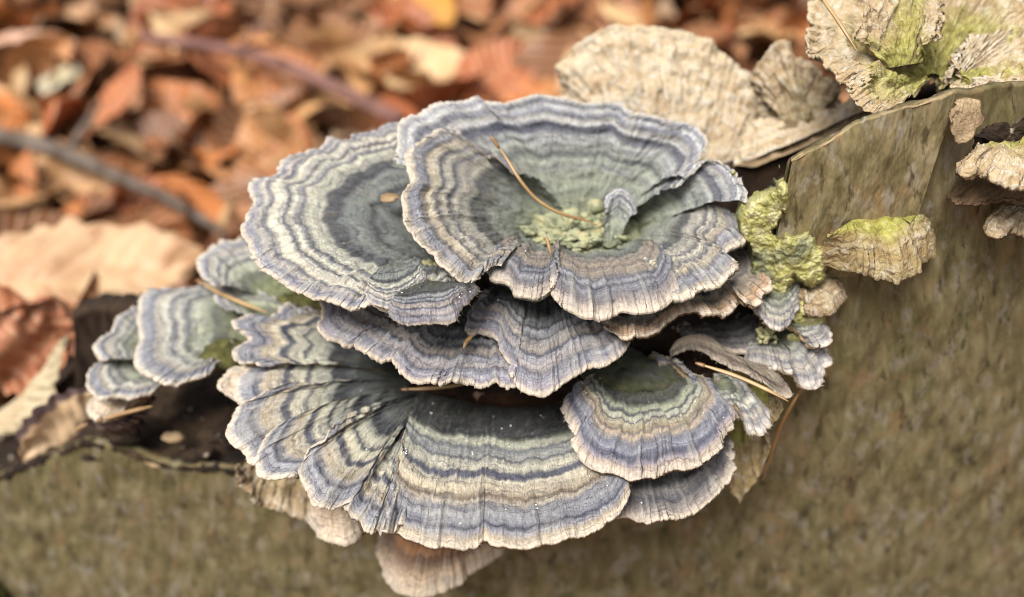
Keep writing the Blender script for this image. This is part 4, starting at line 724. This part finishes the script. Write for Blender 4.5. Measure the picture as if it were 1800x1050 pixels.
# ------------------------------------------------------------------ pine needles
def needle_mat(name, a, b):
    k = NT(name); u = k.noise(k.obj(120, 120, 120), 1, 3); k.b.inputs['Specular IOR Level'].default_value = 0.5
    return k.done(k.ramp(u, [(0.35, lin(a)), (0.65, lin(b))]), 0.45)
M_N1 = needle_mat('needle_straw', (166, 126, 78), (204, 168, 114)); M_N2 = needle_mat('needle_brown', (126, 88, 52), (164, 122, 76))
def needle(label, pts, r, mat=M_N1, sheath=True):
    P = np.array([P3(x, y, pl) for x, y, pl in pts]); n = 40; C = spline(P, n)
    t = np.linspace(0, 1, n); rad = r*np.clip(0.35+2.2*t, 0, 1)*np.clip(0.25+3.0*(1-t), 0, 1)
    o = thing('pine_needle', label, 'pine needle', C[0]); V, f = tube(C, rad, 8, 0.06, 1); link_mesh('blade', V, f, mat, o)
    if sheath: V, f = tube(C[:5], r*np.array([0.5, 0.8, 0.95, 1.03, 0.9]), 8); link_mesh('sheath', V, f, M_N2, o)
z = lambda a: ('z', a, 0, 0)
needle('long straw coloured pine needle curving down into the funnel', [(861, 238, z(1.75)), (888, 275, z(1.45)), (915, 318, z(1.15)), (945, 352, z(0.85)), (985, 375, z(0.6)), (1030, 388, z(0.45)), (1058, 400, z(0.35))], 0.03)
needle('straight straw pine needle under the rolled flap on the right', [(1222, 638, z(-0.75)), (1290, 660, z(-0.8)), (1345, 684, z(-0.85)), (1386, 706, z(-0.95))], 0.035)
needle('brown pine needle hanging over the bark on the right', [(1416, 673, z(-1.5)), (1392, 712, z(-1.9)), (1374, 745, z(-2.3)), (1358, 790, z(-2.9)), (1340, 846, z(-3.6))], 0.032, M_N2)
needle('thin pine needle lying on the dark centre of the largest cap', [(705, 685, z(-1.85)), (765, 682, z(-1.85)), (826, 674, z(-1.9))], 0.035)
needle('short orange needle piece standing on the middle cap', [(815, 612, z(-0.3)), (820, 600, z(-0.25)), (832, 589, z(-0.2))], 0.035, M_N1, False)
needle('tiny orange needle piece standing at the front of the funnel centre', [(968, 446, z(0.8)), (964, 430, z(0.9)), (960, 415, z(1.0))], 0.03, M_N1, False)
needle('brown needle in the gap between funnel and left cap', [(842, 455, z(0.1)), (865, 480, z(0.05)), (892, 500, z(0.0))], 0.035, M_N2, False)
needle('blurred pine needle across the left fan caps', [(345, 492, z(-1.9)), (400, 522, z(-1.8)), (470, 550, z(-1.7))], 0.04)
needle('blurred pine needle beside the dark purple leaf', [(170, 740, z(-2.9)), (220, 726, z(-2.9)), (268, 714, z(-2.9))], 0.04)
needle('blurred pine needle on the ragged upper right bracket', [(1440, -10, z(3.9)), (1475, 40, z(3.7)), (1508, 92, z(3.4))], 0.03)
# ------------------------------------------------------------------ crumbs
k = NT('white_crumb'); M_CR = k.done(lin((240, 236, 226), 0.9), 0.7)
k = NT('lichen_crumb'); M_LI = k.done(k.ramp(k.noise(k.obj(400), 1, 3), [(0.3, lin((150, 146, 96))), (0.7, lin((214, 208, 160)))]), 0.9)
ico_v = np.array([(1, 0, 0), (-1, 0, 0), (0, 1, 0), (0, -1, 0), (0, 0, 1), (0, 0, -1)], float); ico_f = np.array([(0, 2, 4), (2, 1, 4), (1, 3, 4), (3, 0, 4), (2, 0, 5), (1, 2, 5), (3, 1, 5), (0, 3, 5)])
Vs, Fs, off = [], [], 0
for key, cnt in ((low.name, 95), (rl.name, 30), (mid.name, 22), (top.name, 20), (left.name, 16), (und.name, 12)):
    ls = LOBES[key]
    for _ in range(cnt):
        P, nrm = ls[-1] if rng.random() < 0.6 else ls[rng.integers(len(ls))]
        i = int(rng.uniform(0.05, 0.97)*P.shape[0]); j = int(rng.uniform(0.03, 0.97)*P.shape[1])
        c0 = P[i, j]+nrm[i, j]*0.012
        for _ in range(1 if rng.random() < 0.75 else rng.integers(2, 6)):
            r = 0.005+0.016*rng.random()**2.5
            V = ico_v*rng.uniform(0.5, 1.3, 3)*r @ rot(*rng.uniform(0, 3, 3)).T + c0+rng.normal(0, 0.025, 3)*np.array([1, 1, 0.1])
            Vs.append(V); Fs.append(ico_f+off); off += 6
tag(link_mesh('white_crumbs', np.vstack(Vs), np.vstack(Fs), M_CR, smooth=False), 'tiny white crumbs scattered over the dark caps', 'crumbs', kind='stuff')
c0 = P3(1346, 590, z(-0.75)); lc = thing('lichen_crumb', 'pale green granular lichen crumb on the right small caps', 'lichen', c0)
for i in range(46):
    V, f, u_ = lump_mesh(c0+rng.normal(0, 1, 3)*np.array([0.075, 0.06, 0.07]), np.full(3, rng.uniform(.025, .045)), 0.2, 20, i, 7); link_mesh('granule', V, f, M_LI, lc)
c0 = P3(687, 348, ('z', 0.6, 0, 0.1)); V, f, u_ = lump_mesh(c0, (0.17, 0.1, 0.06), 0.35, 5, 7, 20)
tag(link_mesh('bark_crumb', V, f, M_LIP, loc=c0), 'small grey brown bark crumb on the large left cap', 'bark crumb')
for i, (px, py, wh) in enumerate([(770, 470, 'middle'), (787, 478, 'rightmost'), (752, 466, 'leftmost')]):
    c0 = P3(px, py, z(0.25)); V, f, u_ = lump_mesh(c0, (0.12, 0.09, 0.08), 0.5, 9, 40+i, 16); tag(link_mesh('mycelium_crumb', V, f, M_LI, loc=c0), wh+' of three pale crumbly clumps in the gap left of the funnel', 'crumb', 'pale crumbs between the left cap and the funnel')
